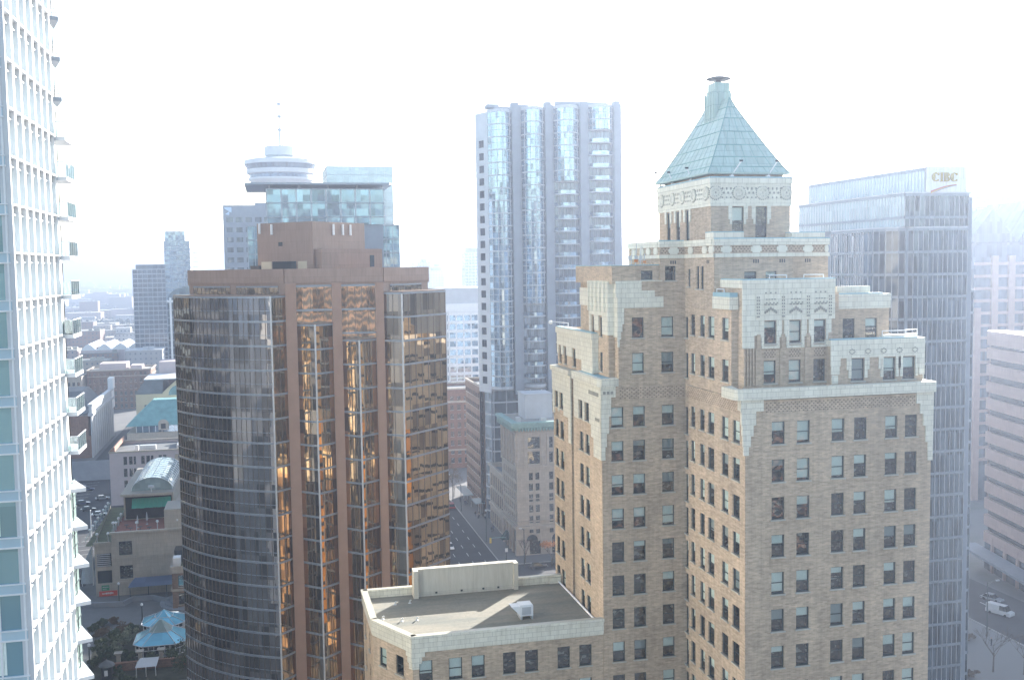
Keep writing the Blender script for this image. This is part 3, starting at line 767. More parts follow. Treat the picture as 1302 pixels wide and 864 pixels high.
for x0, x1, z0, z1, o in ((12.95, 14.35, 35.55, 36.25, .13), (13.0, 14.05, 34.9, 35.55, .11), (13.05, 13.75, 34.3, 34.9, .10)):
    pp.box(x0, x1, 102.85 - o, 102.87, z0, z1); pp.wbox(AP[0], AP[1], 7.2 - (x1 - 13.1) * .8, 7.2, z0, z1, o, -.01)
pp.box(31.9, 33.3, 118.9, 119.45, 36.78, 37.5)
pp.build('parapet', MT['terra'], annex)
sc = MB(); sc.box(15.75, 27.3, 118.35, 118.95, 36.79, 39.85); sc.box(15.3, 15.85, 117.6, 119.1, 36.79, 40.0); sc.box(27.25, 27.75, 117.75, 119.1, 36.79, 40.0)
sc.box(15.9, 27.2, 118.22, 118.36, 36.79, 37.0); sc.box(15.86, 27.24, 118.28, 119.08, 39.85, 40.02)
so = sc.build('roof_screen', mat_tile('off white screen panels', (.56, .53, .46), (.44, .42, .37), 3.0, 3.1, .8, .05), annex)
sp = MB()
for x in (18.0, 21.0, 23.6, 25.4): sp.box(x - .12, x + .12, 118.15, 118.22, 37.05, 37.25)
sp.build('scupper', MT['darkmetal'], so)
fl = MB()                                        # white flashing where the roof meets the tower's stepped wall
fl.tube((33.1, 103.6, 36.95), (33.1, 112.9, 36.95), .12, n=6); fl.tube((33.1, 112.9, 36.95), (33.05, 119.3, 36.95), .12, n=6)
fl.build('flashing', MT['white'], annex)
# air handling unit
t = thing('air_handler', 'white rooftop air handling unit with a sloped intake hood, on the annex roof', 'air handler', (26.0, 108.2, 36.8))
a = MB(); a.box(25.45, 26.95, 107.5, 109.0, 37.12, 38.25)
a.frustum([(25.4, 107.55), (25.46, 107.55), (25.46, 108.95), (25.4, 108.95)], [(24.55, 107.6), (25.46, 107.6), (25.46, 108.9), (24.55, 108.9)], 37.3, 38.2)
a.box(25.5, 26.9, 107.55, 108.95, 38.25, 38.33); a.build('casing', MT['white'], t)
a = MB(); a.box(25.7, 26.7, 107.44, 107.5, 37.3, 38.1); a.build('access_door', MT['offwhite'], t)
a = MB()
for x in (25.5, 26.7): a.box(x, x + .2, 107.35, 109.1, 36.79, 37.12)
a.build('skid', MT['metal'], t)
vl = {(11.02, 111.63): 'bent white roof vent on the annex, leftmost of three in a row', (12.94, 110.4): 'bent white roof vent on the annex, middle of three in a row', (14.58, 110.28): 'bent white roof vent on the annex, rightmost of three in a row', (12.93, 116.2): 'low roof vent in shade below the annex screen, the left one', (14.63, 116.3): 'low roof vent in shade below the annex screen, the right one'}
for (x, y), lb in vl.items():
    t = thing('roof_vent', lb, 'roof vent', (x, y, 36.8), 'small vents on the annex roof')
    a = MB(); a.tube((x, y, 36.79), (x, y, 37.05), .07, n=10); a.tube((x, y, 37.03), (x + .17, y, 37.14), .085, n=10); a.build('pipe', MT['metal'], t)
    a = MB(); a.lathe([(.2, 36.79), (.14, 36.83), (.09, 36.87)], x, y, 12); a.build('base', MT['metal'], t)
# ================================================================== bronze glass tower
bt = thing('bronze_glass_tower', 'dark bronze mirror glass tower with brown granite piers and penthouse', 'office tower', (8, 165, 0))
s2 = math.sqrt(.5)
def along(p, az, L): return (p[0] + math.sin(R(az)) * L, p[1] + math.cos(R(az)) * L)
Yt, Yc = 156.4, 158.8
C0 = (0.2, Yt); FL = along(C0, -45, 20.9)                # big left facet
PA, PB, PC = (2.35, 3.95), (9.2, 10.6), (15.7, 16.95)
C3 = (19.45, Yt); FR = along(C3, 45, 11.2)
zt0 = 71.1
# core octagon in granite
K = [along((PA[0], Yc), -45, 20.7), (PA[0], Yc), (PC[1], Yc), along((PC[1], Yc), 45, 11.4), (25.4, 186), (-4, 200), (-12.2, 192)]
core = MB(); core.prism(K, 0, 72.6)
core_o = core.build('core', MT['granite'], bt)
par = MB()
for a, b in ((K[0], K[1]), (K[1], K[2]), (K[2], K[3])):
    L = math.hypot(b[0] - a[0], b[1] - a[1]); par.wbox(a, b, 0, L, 72.9, 75.05, .25, .6)
par.prism(K, 72.61, 73.2)
for a, b in ((K[3], K[4]), (K[4], K[5]), (K[5], K[6]), (K[6], K[0])):
    L = math.hypot(b[0] - a[0], b[1] - a[1]); par.wbox(a, b, 0, L, 72.6, 75.04, .22, .6)
par.build('parapet', MT['granite'], bt)
for a, b in (PA, PB, PC):
    p = MB(); p.box(a, b, Yc - .75, Yc + .3, 0, 72.88); p.build('pier', MT['granite_plain'], bt)
# dark glazing set into the core behind the teeth
for (a, b) in ((PA[1], PB[0]), (PB[1], PC[0])): curtain(bt, (a, Yc - .03), (b, Yc - .03), 60, 72.6, 'bronze', 3.6, 1.0, (.3, .1), .06)
for (a, b, u0, u1) in ((K[0], K[1], 1.0, 9.2), (K[0], K[1], 10.6, 19.4), (K[2], K[3], 1.6, 9.6)):
    d = math.hypot(b[0] - a[0], b[1] - a[1]); f = lambda u: (a[0] + (b[0] - a[0]) * u / d + (b[1] - a[1]) / d * .04, a[1] + (b[1] - a[1]) * u / d - (b[0] - a[0]) / d * .04)
    curtain(bt, f(u0), f(u1), 69.9, 72.5, 'bronze', 1.3, .9, (.22, .08), .06)
def flat(p0, p1, ztop): curtain(bt, p0, p1, 0, ztop, 'bronze', 3.6, 1.6, (.28, .12), .07)
cap = MB()
NS = 12
def bulge(t, sag=2.0):
    dx, dy = C0[0] - FL[0], C0[1] - FL[1]; L_ = math.hypot(dx, dy); o_ = sag * 4 * t * (1 - t)
    return (FL[0] + dx * t + dy / L_ * o_, FL[1] + dy * t - dx / L_ * o_)
CURVE = [bulge(k / NS) for k in range(NS + 1)]
g = MB(); bd = MB(); ml = MB()
for k in range(NS):
    a, b = CURVE[k], CURVE[k + 1]; L_ = math.hypot(b[0] - a[0], b[1] - a[1]); z = zt0
    g.poly([(*a, 0), (*b, 0), (*b, zt0), (*a, zt0)])
    while z > 1: bd.wbox(a, b, 0, L_, z - .28, z, .12, 0); bd.wbox(a, b, 0, L_, z - 2.2, z - 2.12, .06, 0); z -= 3.6
    ml.wbox(a, b, 0, .045, 0, zt0, .08, 0); ml.wbox(a, b, L_ / 2 - .03, L_ / 2 + .03, 0, zt0, .07, 0)
go = g.build('curved_curtain_wall', MT['flankglass'], bt); bd.build('floor_bands', MT['band'], go); ml.build('mullions', MT['mull'], go)
flat(C0, (PA[0], Yc - .3), zt0)
flat((PA[1], Yc - .1), (6.5, Yt), 66.8); flat((6.5, Yt), (PB[0], Yc - .1), 66.8)
flat((PB[1], Yc - .1), (12.95, Yt), 64.3); flat((12.95, Yt), (PC[0], Yc - .1), 64.3)
flat((PC[1], Yc - .3), C3, zt0 + .2); flat(C3, FR, zt0 + .2)
BK = along(FL, 45, 6.0)
flat(BK, FL, zt0)
flat(FR, (FR[0], 188), zt0 + .2)
flat((FR[0], 188), (-6, 202), zt0); flat((-6, 202), BK, zt0)
cap.prism(CURVE + [(PA[0], Yc - .05), K[0]], zt0 + .02, zt0 + .15); cap.prism([(PA[1], Yc - .05), (6.5, Yt), (PB[0], Yc - .05)], 66.82, 67.0); cap.prism([(PB[1], Yc - .05), (12.95, Yt), (PC[0], Yc - .05)], 64.32, 64.5)
cap.prism([(PC[1], Yc - .05), C3, FR, K[3]], zt0 + .22, zt0 + .35)
cap.build('sloped_caps', MT['granite'], bt)
cn = MB()                                           # pale corner trims of the teeth
for (p, z) in ((C0, zt0), ((6.5, Yt), 66.8), ((12.95, Yt), 64.3), (C3, zt0)): cn.tube((p[0], p[1] - .08, 0), (p[0], p[1] - .05, z), .14, n=8)
cn.build('corner_trim', MT['metal'], bt)
ph = MB()
Q = along((6.75, 161.6), -45, 11.7); Q2 = along((6.75, 161.6), 45, 12.2)
ph.prism([Q, (6.75, 161.6), Q2, along(Q2, -45, 9), along(Q, 45, 9)], 73.3, 82.2)
q1 = (8.0, 160.4); q2 = along(q1, 60, 11.2)
ph.prism([along(q1, -30, 4), q1, q2, along(q2, -30, 6)], 73.3, 78.0)
pho = ph.build('penthouse', MT['granite'], bt)
w = MB(); w.wbox(Q, (6.75, 161.6), 3.2, 8.2, 74.6, 76.2, .06, -.01); w.wbox(q1, q2, 8.8, 9.6, 75.2, 77.0, .05, -.01); w.wbox(Q, (6.75, 161.6), 4.6, 5.4, 78.6, 79.2, .05, -.01)
w.build('louvre', MT['darkglass'], pho)
w = MB(); w.wbox(Q, (6.75, 161.6), .8, 3.0, 74.7, 76.2, .05, -.01); w.wbox(Q, (6.75, 161.6), 8.6, 10.4, 74.7, 76.2, .05, -.01); w.build('pale_panel', MT['cream'], pho)
w = MB()
for u, z in ((3.2, 80.4), (-.6 + 1.2, 80.6)): w.wbox(Q, (6.75, 161.6), u, u + .28, z, z + 1.6, .3, -.05)
for u in (4.4, 6.6, 8.4): w.wbox((6.75, 161.6), Q2, u, u + .28, 80.2, 81.9, .3, -.05)
w.build('aerial_panel', MT['white'], pho)
w = MB(); w.wbox(Q, (6.75, 161.6), -1.4, .6, 73.3, 75.6, .3, .8); w.build('plant_box', MT['darkmetal'], pho)

# ================================================================== condominium tower at the left edge
ct = thing('condo_tower', 'white finned condominium tower with sea blue glass at the left edge', 'apartment tower', (-22, 79, 0))
FX, FY = -16.0, 72.0
ye = 86.85
fl_z = [54.84 + 3.06 * k for k in range(-10, 17)]
body = MB(); body.box(-45, FX - .35, FY + .35, 91.15, 0, fl_z[-1] + .5)
body.build('wall', MT['white'], ct)
g = MB(); g.poly([(-45, FY + .02, 0), (FX - .02, FY + .02, 0), (FX - .02, FY + .02, fl_z[-1]), (-45, FY + .02, fl_z[-1])])
go = g.build('front_glazing', MT['condoglass'], ct)
gb = MB(); gm = MB()
for z in fl_z:
    gb.box(-45, FX + .02, FY - .1, FY + .01, z - .55, z + .0); 
    gm.box(-45, FX + .05, FY - .16, FY + .015, z - .02 + .03, z + .08); gm.box(-45, FX + .05, FY - .16, FY + .015, z - .66, z - .555)
for x in (-16.08, -17.6, -20.6, -23.6, -26.6): gm.box(x - .05, x + .05, FY - .11, FY + .012, 20, fl_z[-1])
gb.build('spandrel', mat_plain('pale blue spandrel panel', (.42, .55, .62), .35, .06, .4), go); gm.build('glazing_rail', MT['white'], go)
# curtains and a plant seen through the front glazing
cu = MB()
for i, z in enumerate(fl_z[6:14]):
    for k in range(7):
        x = -17.4 + (k % 2) * .0 - k * .16 - (i % 3) * .5; cu.box(x - .07, x + .07, FY - .03 + .005 * (k % 2), FY + .012, z - 2.9 + .02, z - .7)
cu.build('curtain', MT['blind'], go)
# fins and strip windows of the long side
gs = MB(); gs.poly([(FX - .3, ye, 0), (FX - .3, FY, 0), (FX - .3, FY, fl_z[-1]), (FX - .3, ye, fl_z[-1])][::-1])
sg = gs.build('side_glazing', MT['stripglass'], ct)
N = 7; step = (ye - FY) / N
for i in range(N + 1):
    y = FY + i * step
    f = MB(); wd = .25
    f.box(FX - .34, FX + .30, y - wd + (.25 if i == 0 else 0), y + wd - (.2 if i == N else 0), 0, fl_z[-1] + .4)
    f.build('fin', MT['fin'], ct)
sb = MB()
for i in range(N):
    for z in fl_z:
        y0 = FY + i * step + .26; y1 = FY + (i + 1) * step - .26
        sb.box(FX - .33, FX - .05, y0, y1, z - .5, z - .02); sb.box(FX - .33, FX + .12, y0, y1, z - .6, z - .5); sb.box(FX - .33, FX + .36, y0, y1, z - .02, z + .10)
sb.build('floor_edges', MT['fin'], sg)
sm = MB()
for i in range(N):
    y = FY + (i + .5) * step; sm.box(FX - .33, FX - .24, y - .04, y + .04, 0, fl_z[-1])
sm.build('mullions', MT['offwhite'], sg)
gg = MB(); gg.poly([(FX - .1, 91.2, 0), (FX - .1, ye + .2, 0), (FX - .1, ye + .2, 58), (FX - .1, 91.2, 58)][::-1])
rg_ = MB(); pr_ = (FX - .3, 91.3); azs = [-14, -18, -21, -24, -26, -28, -31]  # unseen rear corner added, angled to bounce sun onto the brick tower
rear = [pr_]
for az_ in azs: pr_ = along(pr_, az_, 4.6); rear.append(pr_)
for a, b in zip(rear[:-1], rear[1:]): rg_.poly([(*b, 0), (*a, 0), (*a, fl_z[-1]), (*b, fl_z[-1])])
rgo = rg_.build('bounce_glazing', MT['bounceglass'], ct)
rb_ = MB(); rb_.prism([(FX - .36, 91.2), (-45, 91.2), (-45, rear[-1][1] - .3)] + [(p[0] - .4, p[1] - .1) for p in rear[::-1][:-1]], 0, fl_z[-1] + .3); rb_.build('rear_wall', MT['white'], ct)
rw_ = MB()
for a, b in zip(rear[:-1], rear[1:]):
    for z in fl_z: rw_.wbox(b, a, 0, 4.6, z - .5, z, .2, 0)
    rw_.wbox(b, a, 0, .9, 0, fl_z[-1], .25, 0)
rw_.build('rear_frames', MT['white'], rgo)
go2 = gg.build('corner_glazing', MT['greenglass'], ct)
gp = MB()
for y in (87.6, 88.6, 89.6): gp.tube((FX - .02, y, 0), (FX - .02, y, 58), .05, n=6)
for z in [20 + 1.02 * k for k in range(38)]: gp.box(FX - .1, FX + .0, 87.06, 91.2, z, z + .06)
gp.build('glazing_bars', MT['frame'], go2)
for z in fl_z:
    if z < 59.5:
        b = MB(); b.prism([(FX - .05, 87.0), (FX + 1.35, 87.6), (FX - .05, 91.0)], z - .3, z)
        b.build('canopy_slab', MT['offwhite'], ct)
    elif z < 86:
        b = MB(); b.box(FX - .3, FX + 1.05, 87.0, 90.6, z - .28, z); bo = b.build('balcony', MT['offwhite'], ct)
        r = MB()
        r.box(FX + .98, FX + 1.02, 87.05, 90.55, z + .05, z + 1.12); r.box(FX - .0, FX + .96, 87.03, 87.07, z + .05, z + 1.12)
        r.build('railing_glass', mat_pane('balcony glass', (.78, .88, .85)) if 'balc' not in MT else MT['balc'], bo)
        if 'balc' not in MT: MT['balc'] = bpy.data.materials['balcony glass']
        r = MB(); r.box(FX - .1, FX + 1.06, 87.0, 87.08, z + 1.12, z + 1.18); r.box(FX + .96, FX + 1.05, 87.08, 90.6, z + 1.12, z + 1.18)
        for q in range(5): r.tube((FX + 1.0, 87.05 + q * .87, z), (FX + 1.0, 87.05 + q * .87, z + 1.12), .03, n=6)
        r.tube((FX + .4, 87.05, z), (FX + .4, 87.05, z + 1.12), .03, n=6); r.build('handrail', MT['offwhite'], bo)
    else:
        b = MB(); b.prism([(FX - .05, 86.95), (FX + .85, 87.5), (FX - .05, 90.6)], z - .3, z); bo = b.build('balcony', MT['concrete'], ct)
        r = MB()
        for q in range(4): r.tube((FX + .72, 87.6, z + .3 + q * .3), (FX - .0, 90.3, z + .3 + q * .3), .03, n=5); r.tube((FX + .72, 87.6, z + .3 + q * .3), (FX, 87.1, z + .3 + q * .3), .03, n=5)
        for (x, y) in ((FX + .74, 87.6), (FX + .4, 88.8), (FX + .1, 90.1), (FX + .3, 87.25)): r.tube((x, y, z), (x, y, z + 1.25), .035, n=5)
        r.build('railing', MT['metal'], bo)
zb_ = [z for z in fl_z if 66 < z < 71.5][-1]
t = thing('covered_barbecue', 'dark covered barbecue on a balcony of the white condominium tower', 'barbecue', (FX + .5, 88.0, zb_))
b = MB(); b.frustum([(FX + .12, 87.5), (FX + .82, 87.5), (FX + .82, 88.6), (FX + .12, 88.6)], [(FX + .18, 87.55), (FX + .76, 87.55), (FX + .76, 88.5), (FX + .18, 88.5)], zb_ + .01, zb_ + .85); b.build('cover', mat_plain('dark canvas cover', (.05, .05, .055), .9), t)
b = MB(); b.tube((FX + .47, 87.6, zb_ + .86), (FX + .47, 88.4, zb_ + .86), .3, n=10); b.build('lid', MT['darkmetal'], t)

# ================================================================== tower of curved bays
cv = thing('curved_bay_tower', 'tall pale blue glass tower of curved bays between concrete fins', 'office tower', (82, 305, 0))
Y0 = 297.0
c = MB(); c.prism([(62.7, Y0 + .6), (102.0, Y0 + .6), (102.0, 326), (68.5, 326)], 0, 120.0); c.box(66, 98, 302, 322, 120, 121.6)
c.build('core', MT['concrete'], cv)
FINS = [(69.6, 71.6), (79.5, 81.3), (90.1, 92.0), (100.5, 102.15)]
for i, (a, b) in enumerate(FINS):
    f = MB(); f.box(a, b, Y0 - 2.0, Y0 + .58, 37.5, 121.8 + .35 * i)
    f.box(b, b + .9, Y0 - .9, Y0 + .58, 37.5, 121.2 + .35 * i); f.build('fin', MT['concrete'], cv)
def arc(xa, xb, bulge, n=10, y=Y0 - .4):
    pts = []
    for i in range(n + 1):
        t = i / n; pts.append((xa + (xb - xa) * t, y - bulge * math.sin(math.pi * t) ** .8 if 0 < t < 1 else y))
    return pts
BAYS = [(62.75, 69.55, 40.0, 119.3, None), (72.6, 79.4, 40.5, 120.2, 64.0), (82.4, 90.0, 40.0, 120.8, 99.5), (93.1, 100.4, 40.0, 121.3, 114.6)]
for i, (xa, xb, z0, z1, zbal) in enumerate(BAYS):
    pts = arc(xa, xb, 3.4)
    zs = zbal if zbal else z0
    g = MB()
    for a, b in zip(pts[:-1], pts[1:]): g.poly([(*a, zs), (*b, zs), (*b, z1), (*a, z1)])
    go = g.build('bay_glazing', MT['blueglass'], cv)
    bd = MB(); ml = MB(); z = z1
    while z > zs + .5:
        for a, b in zip(pts[:-1], pts[1:]):
            L = math.hypot(b[0] - a[0], b[1] - a[1]); bd.wbox(a, b, 0, L, z - .38, z, .16, 0); bd.wbox(a, b, 0, L, z - 1.9, z - 1.8, .08, 0)
        z -= 3.62
    for k in (1, 3, 5, 7, 9): ml.box(pts[k][0] - .06, pts[k][0] + .06, pts[k][1] - .1, pts[k][1] + .02, zs, z1)
    bd.build('floor_bands', MT['offwhite'], go); ml.build('mullions', MT['offwhite'], go)
    tp = MB(); tp.prism(pts + [(xb, Y0 + .58), (xa, Y0 + .58)], z1 + .01, z1 + .5); tp.build('bay_roof', MT['offwhite'], cv)
    if zbal:
        g = MB(); g.poly([(xa, Y0 - .1, z0), (xb, Y0 - .1, z0), (xb, Y0 - .1, zbal), (xa, Y0 - .1, zbal)]); go = g.build('recessed_glazing', MT['navyglass'], cv)
        m = MB()
        for k in range(7): x = xa + (xb - xa) * k / 6; m.box(x - .07, x + .07, Y0 - .25, Y0 - .105, z0, zbal)
        m.build('mullions', MT['concrete'], go)
        z = zbal
        while z > z0 + .5:
            s = MB(); s.prism(arc(xa, xb, 2.4) + [(xb, Y0 - .12), (xa, Y0 - .12)], z - .35, z); so = s.build('balcony', MT['offwhite'], cv)
            r = MB(); q = arc(xa + .1, xb - .1, 2.3)
            for a, b in zip(q[:-1], q[1:]): r.poly([(*a, z), (*b, z), (*b, z + 1.0), (*a, z + 1.0)])
            r.build('balcony_glass', MT['blueglass'], so)
            z -= 3.62
pts = arc(62.75, 69.5, 3.5); sk = MB(); sk.prism(pts + [(69.5, Y0 + .5), (62.75, Y0 + .5)], 39.2, 39.99)
pts = arc(72.6, 79.4, 3.5); sk.prism(pts + [(79.4, Y0 + .5), (72.6, Y0 + .5)], 39.4, 40.3)
pts = arc(82.4, 90.0, 3.5); sk.prism(pts + [(90.0, Y0 + .5), (82.4, Y0 + .5)], 38.8, 39.8)
sk.build('bay_soffit', MT['offwhite'], cv)
# chamfered side with stacked loggias
SA, SB = (60.25, 302.6), (62.68, Y0 - .35)
s = MB(); h = []
z = 39.5; L = math.hypot(SB[0] - SA[0], SB[1] - SA[1])
while z < 111: h.append((1.7, 4.3, z + .95, z + 3.1)); z += 3.62
s.wall(SA, SB, 38, 119.0, h, 0, 1.6, 1, .2); s.prism([SA, SB, (62.7, 302.6)], 119.0, 119.3)
so = s.build('side_wall', [MT['frost'] if 'frost' in MT else MT['offwhite'], MT['navyglass']], cv)
r = MB()
for a in h: r.wbox(SA, SB, 1.7, 4.3, a[2], a[2] + .06, .12, -.01); r.wbox(SA, SB, 0, L, a[2] - .95, a[2] - .85, .1, -.01)
r.build('loggia_rail', MT['metal'], so)
lf = MB(); lf.wall((66.5, 326), SA, 0, 119, (), 0); lf.build('rear_side_wall', MT['offwhite'], cv)
for (a, b) in (((66.8, 324), (61.6, 301.0)), ((61.6, 301.0), (63.4, Y0 + .1)), ((63.4, Y0 + .1), (71, Y0 + .1)), ((71, Y0 + .1), (102, Y0 + .1))):
    curtain(cv, a, b, 0, 38.9, 'navyglass', 3.62, 3.4, (.4, .15), .2, 0, 'offwhite', 'offwhite', 'base_glazing')
b = MB(); b.box(71.2, 71.9, Y0 - 1.2, Y0 - .1, 0, 38.5); b.build('column', MT['concrete'], cv)
rt = MB()
for x in (66, 75, 85, 96): rt.box(x - 1.8, x + 1.8, 304, 308, 121.6, 122.6)
rt.box(84, 100, 300, 301, 122.0, 123.2); rt.build('roof_plant', MT['concrete'], cv)

# ================================================================== saucer lookout tower
hc = thing('saucer_tower', 'distant lookout tower with a banded white saucer and tall aerial mast', 'lookout tower', (8.5, 592, 0))
a = MB(); a.lathe([(8.3, 0), (8.3, 119)], 8.5, 592, 24); a.build('shaft', MT['concrete'], hc)
def disc(name, prof, mat, par=hc):
    m = MB(); m.lathe(prof, 8.5, 592, 48); return m.build(name, mat, par)
disc('underside', [(8.4, 117.5), (10, 119), (13.5, 121), (17.5, 123.6), (17.6, 124.6)], MT['offwhite'])
disc('lower_window_band', [(17.2, 124.61), (16.8, 126.8)], MT['navyglass'])
disc('lower_ring', [(17.6, 126.81), (18.2, 127.2), (18.4, 129.3)], MT['offwhite'])
disc('upper_window_band', [(17.9, 129.31), (19.4, 132.0)], MT['navyglass'])
disc('upper_ring', [(19.5, 132.01), (19.6, 132.4), (19.4, 134.2), (16.5, 134.9), (9, 135.8)], MT['offwhite'])
disc('neck_band', [(8.1, 135.81), (8.1, 137.0)], MT['navyglass'])
disc('drum', [(8.5, 137.01), (8.5, 141.6), (8.0, 142.0)], MT['offwhite'])
a = MB(); a.tube((8.5, 592, 142), (8.5, 592, 152), .55, .5); a.tube((8.5, 592, 152), (8.5, 592, 166), .4, .25)
for z in (151, 158.2, 165): a.lathe([(.9, z - .4), (1.25, z), (1.25, z + .5), (.9, z + .9)], 8.5, 592, 16)
for t in range(9): a.tube((8.5 + 7 * math.cos(t * .7), 592 + 7 * math.sin(t * .7), 141.9), (8.5 + 7 * math.cos(t * .7), 592 + 7 * math.sin(t * .7), 143 + (t % 3) * .9), .12, n=5)
a.tube((15, 588, 141.9), (18.5, 588, 144.2), .2); a.build('mast', MT['band'], hc)

# ================================================================== glass office with a thin overhanging roof
gl = thing('canopied_glass_office', 'pale aqua glass office block with a thin overhanging roof slab', 'office block', (16, 305, 0))
c = MB(); c.box(.6, 32.2, 297.6, 325, 0, 97.4); c.box(-4.6, 36.2, 298.6, 326, 0, 87.2); c.build('core', MT['concrete'], gl)
curtain(gl, (.1, 297), (32.6, 297), 87.3, 97.3, 'aquaglass', 3.9, 4.05, (.3, .2), .35, 0, 'band', 'offwhite')
curtain(gl, (.1, 322), (.1, 297), 87.3, 97.3, 'aquaglass', 3.9, 4.05, (.3, .2), .35, 0, 'band', 'offwhite')
curtain(gl, (-5.2, 298), (36.8, 298), 0, 87.2, 'aquaglass', 3.9, 1.9, (.35, .15), .12, 0, 'band', 'offwhite', midrail=True)
curtain(gl, (-5.2, 324), (-5.2, 298), 0, 87.2, 'aquaglass', 3.9, 1.9, (.35, .15), .12, 0, 'band', 'offwhite')
c = MB(); c.prism([(-5.6, 297), (-3, 294.6), (33.8, 294.6), (34.8, 297), (34.8, 326), (-5.6, 326)], 98.2, 98.75); c.build('roof_slab', MT['band'], gl)
c = MB()
for x in (1, 9, 17, 25, 32): c.tube((x, 297, 97.3), (x, 297, 98.2), .14, n=6)
c.build('roof_posts', MT['metal'], gl)
bl = thing('frosted_glass_block', 'frosted glass block rising behind the overhanging roof slab', 'office block', (30, 350, 0))
c = MB(); c.box(19.4, 39.6, 338.4, 360, 0, 107.0); c.build('core', MT['offwhite'], bl)
fg = mat_curtain('frosted pale glass', (.50, .60, .64), .35, .2, .02, .02, 2, 2, .1); MT['frost'] = fg
curtain(bl, (19, 338), (40, 338), 0, 107.4, 'frost', 2.6, 2.6, (.14, .08), .08, 0, 'offwhite', 'offwhite')
curtain(bl, (19, 360), (19, 338), 0, 107.4, 'frost', 2.6, 2.6, (.14, .08), .08, 0, 'offwhite', 'offwhite')

# ================================================================== grey slab with an emblem
gs_ = thing('grey_slab_office', 'grey concrete office slab with rows of small square windows and a blue white emblem', 'office block', (-2, 445, 0))
w = MB(); h = []
for r_ in range(18):
    for k in range(7): h.append((1.2 + k * 3.75, 3.8 + k * 3.75, 94.2 - r_ * 4.05, 96.2 - r_ * 4.05))
p0, p1 = (-17.0, 437), (10.5, 437)
w.wall(p0, p1, 0, 101, h, 0, .6, 1); w.wall((-17, 460), p0, 0, 101); w.wall(p1, (10.5, 460), 0, 101); w.wall((10.5, 460), (-17, 460), 0, 101)
w.poly([(-17, 437, 100.5), (10.5, 437, 100.5), (10.5, 460, 100.5), (-17, 460, 100.5)])
wo = w.build('wall', [MT['concrete'], MT['navyglass']], gs_)
w = MB(); w.box(-4.5, 0, 440, 446, 100.5, 102.2); w.build('plant_room', MT['concrete'], gs_)
w = MB(); w.poly([(-16.4, 436.9, 99.6), (-13.6, 436.9, 98.0), (-13.6, 436.9, 100.2), (-16.4, 436.9, 100.2)]); w.poly([(-16.2, 436.88, 97.4), (-14.6, 436.88, 97.0), (-14.4, 436.88, 98.6)])
w.build('emblem', mat_plain('pale blue emblem', (.55, .68, .85), .5), gs_)

# ================================================================== towers far left
def far_tower(name, label, cat, x0, x1, y0, y1, z1, mat, fh=3.1, mull=3.0, crown=None, bandm='offwhite', group=None, loggia=None):
    t = thing(name, label, cat, ((x0 + x1) / 2, (y0 + y1) / 2, 0), group)
    c = MB(); c.box(x0 + .3, x1 - .01, y0 + .3, y1, 0, z1 - .05); c.build('core', MT['offwhite'], t)
    curtain(t, (x0, y0), (x1, y0), 0, z1, mat, fh, mull, (.5, .25), .25, 0, bandm, bandm)
    curtain(t, (x0, y1), (x0, y0), 0, z1, mat, fh, mull, (.5, .25), .25, 0, bandm, bandm)
    if crown: 
        c = MB(); c.box(x0 + crown[0], x1 - crown[1], y0 + 1, y1 - 1, z1, z1 + crown[2]); c.build('crown', MT[crown[3]], t)
    if loggia:
        lg = MB()
        for k in range(int(z1 / 3.1) - 1):
            lg.box(x1 + .02, x1 + loggia, y0 + 1, y0 + 7, 3 + k * 3.1, 3.35 + k * 3.1)
        lg.build('balconies', MT['pink'], t)
    return t
far_tower('residential_tower', 'hazy grey blue residential tower, lower left one of the distant pair', 'apartment tower', -88.8, -67.0, 741, 765, 76.5, 'navyglass', 3.1, 3.2, (2, 1.5, 3.0, 'navyglass'))
far_tower('residential_tower', 'hazy light blue residential tower, taller right one of the distant pair, with balconies', 'apartment tower', -67.4, -51.0, 736, 758, 95, 'blueglass', 3.1, 4.0, (.5, 3, 6.5, 'blueglass'), 'concrete', None, 5.5)
st = far_tower('slim_tower', 'slim pale office tower with twin white columns and an arched blue top', 'office tower', -47.6, -30, 525, 545, 60.0, 'navyglass', 3.6, 0, None, 'concrete')
c = MB()
for x in (-46.6, -44.6, -41.6): c.box(x, x + .9, 524.2, 525, 0, 62.2)
c.box(-47.8, -30, 524.4, 545, 60.05, 61.0); c.build('column', MT['white'], st)
c = MB(); n = 12
pp_ = [(-38 - 9.4 * math.cos(math.pi * k / n), 525, 61.02 + 6.5 * math.sin(math.pi * k / n)) for k in range(n + 1)]
for a, b in zip(pp_[:-1], pp_[1:]): c.poly([a, b, (b[0], 545, b[2]), (a[0], 545, a[2])])
c.poly(pp_[::-1]); c.build('arched_top', MT['blueglass'], st)
far_tower('distant_tower', 'faint bluish tower far beyond, beside the curved bay tower', 'tower', 205.5, 224, 1100, 1120, 90, 'blueglass', 3.3, 4, (1, 1, 5, 'navyglass'))
for (x0, x1, y, z, lb) in ((164, 176, 1150, 80.5, 'faint pale tower on the skyline with a stepped mast, left of its pair'), (178, 200, 1200, 71, 'faint broad block on the skyline between two taller towers'), (202, 215, 1300, 76, 'faint narrow block on the skyline close to the bluish tower'), (190, 200, 1420, 78, 'faintest block on the skyline behind the broad one')):
    t = thing('skyline_block', lb, 'building', ((x0 + x1) / 2, y, 0)); c = MB(); c.box(x0, x1, y, y + 20, 0, z); c.build('wall', mat_farblock('pale far wall' , (.5, .5, .5), (.2, .23, .27)) if 'fw' not in MT else MT['fw'], t)
    MT['fw'] = bpy.data.materials['pale far wall']
    c = MB(); c.box(x0 + 2, x1 - 4, y + 3, y + 12, z, z + 3.5); c.tube((x0 + 3, y + 4, z + 3), (x0 + 3, y + 4, z + 8), .4); c.build('roof_plant', MT['concrete'], t)

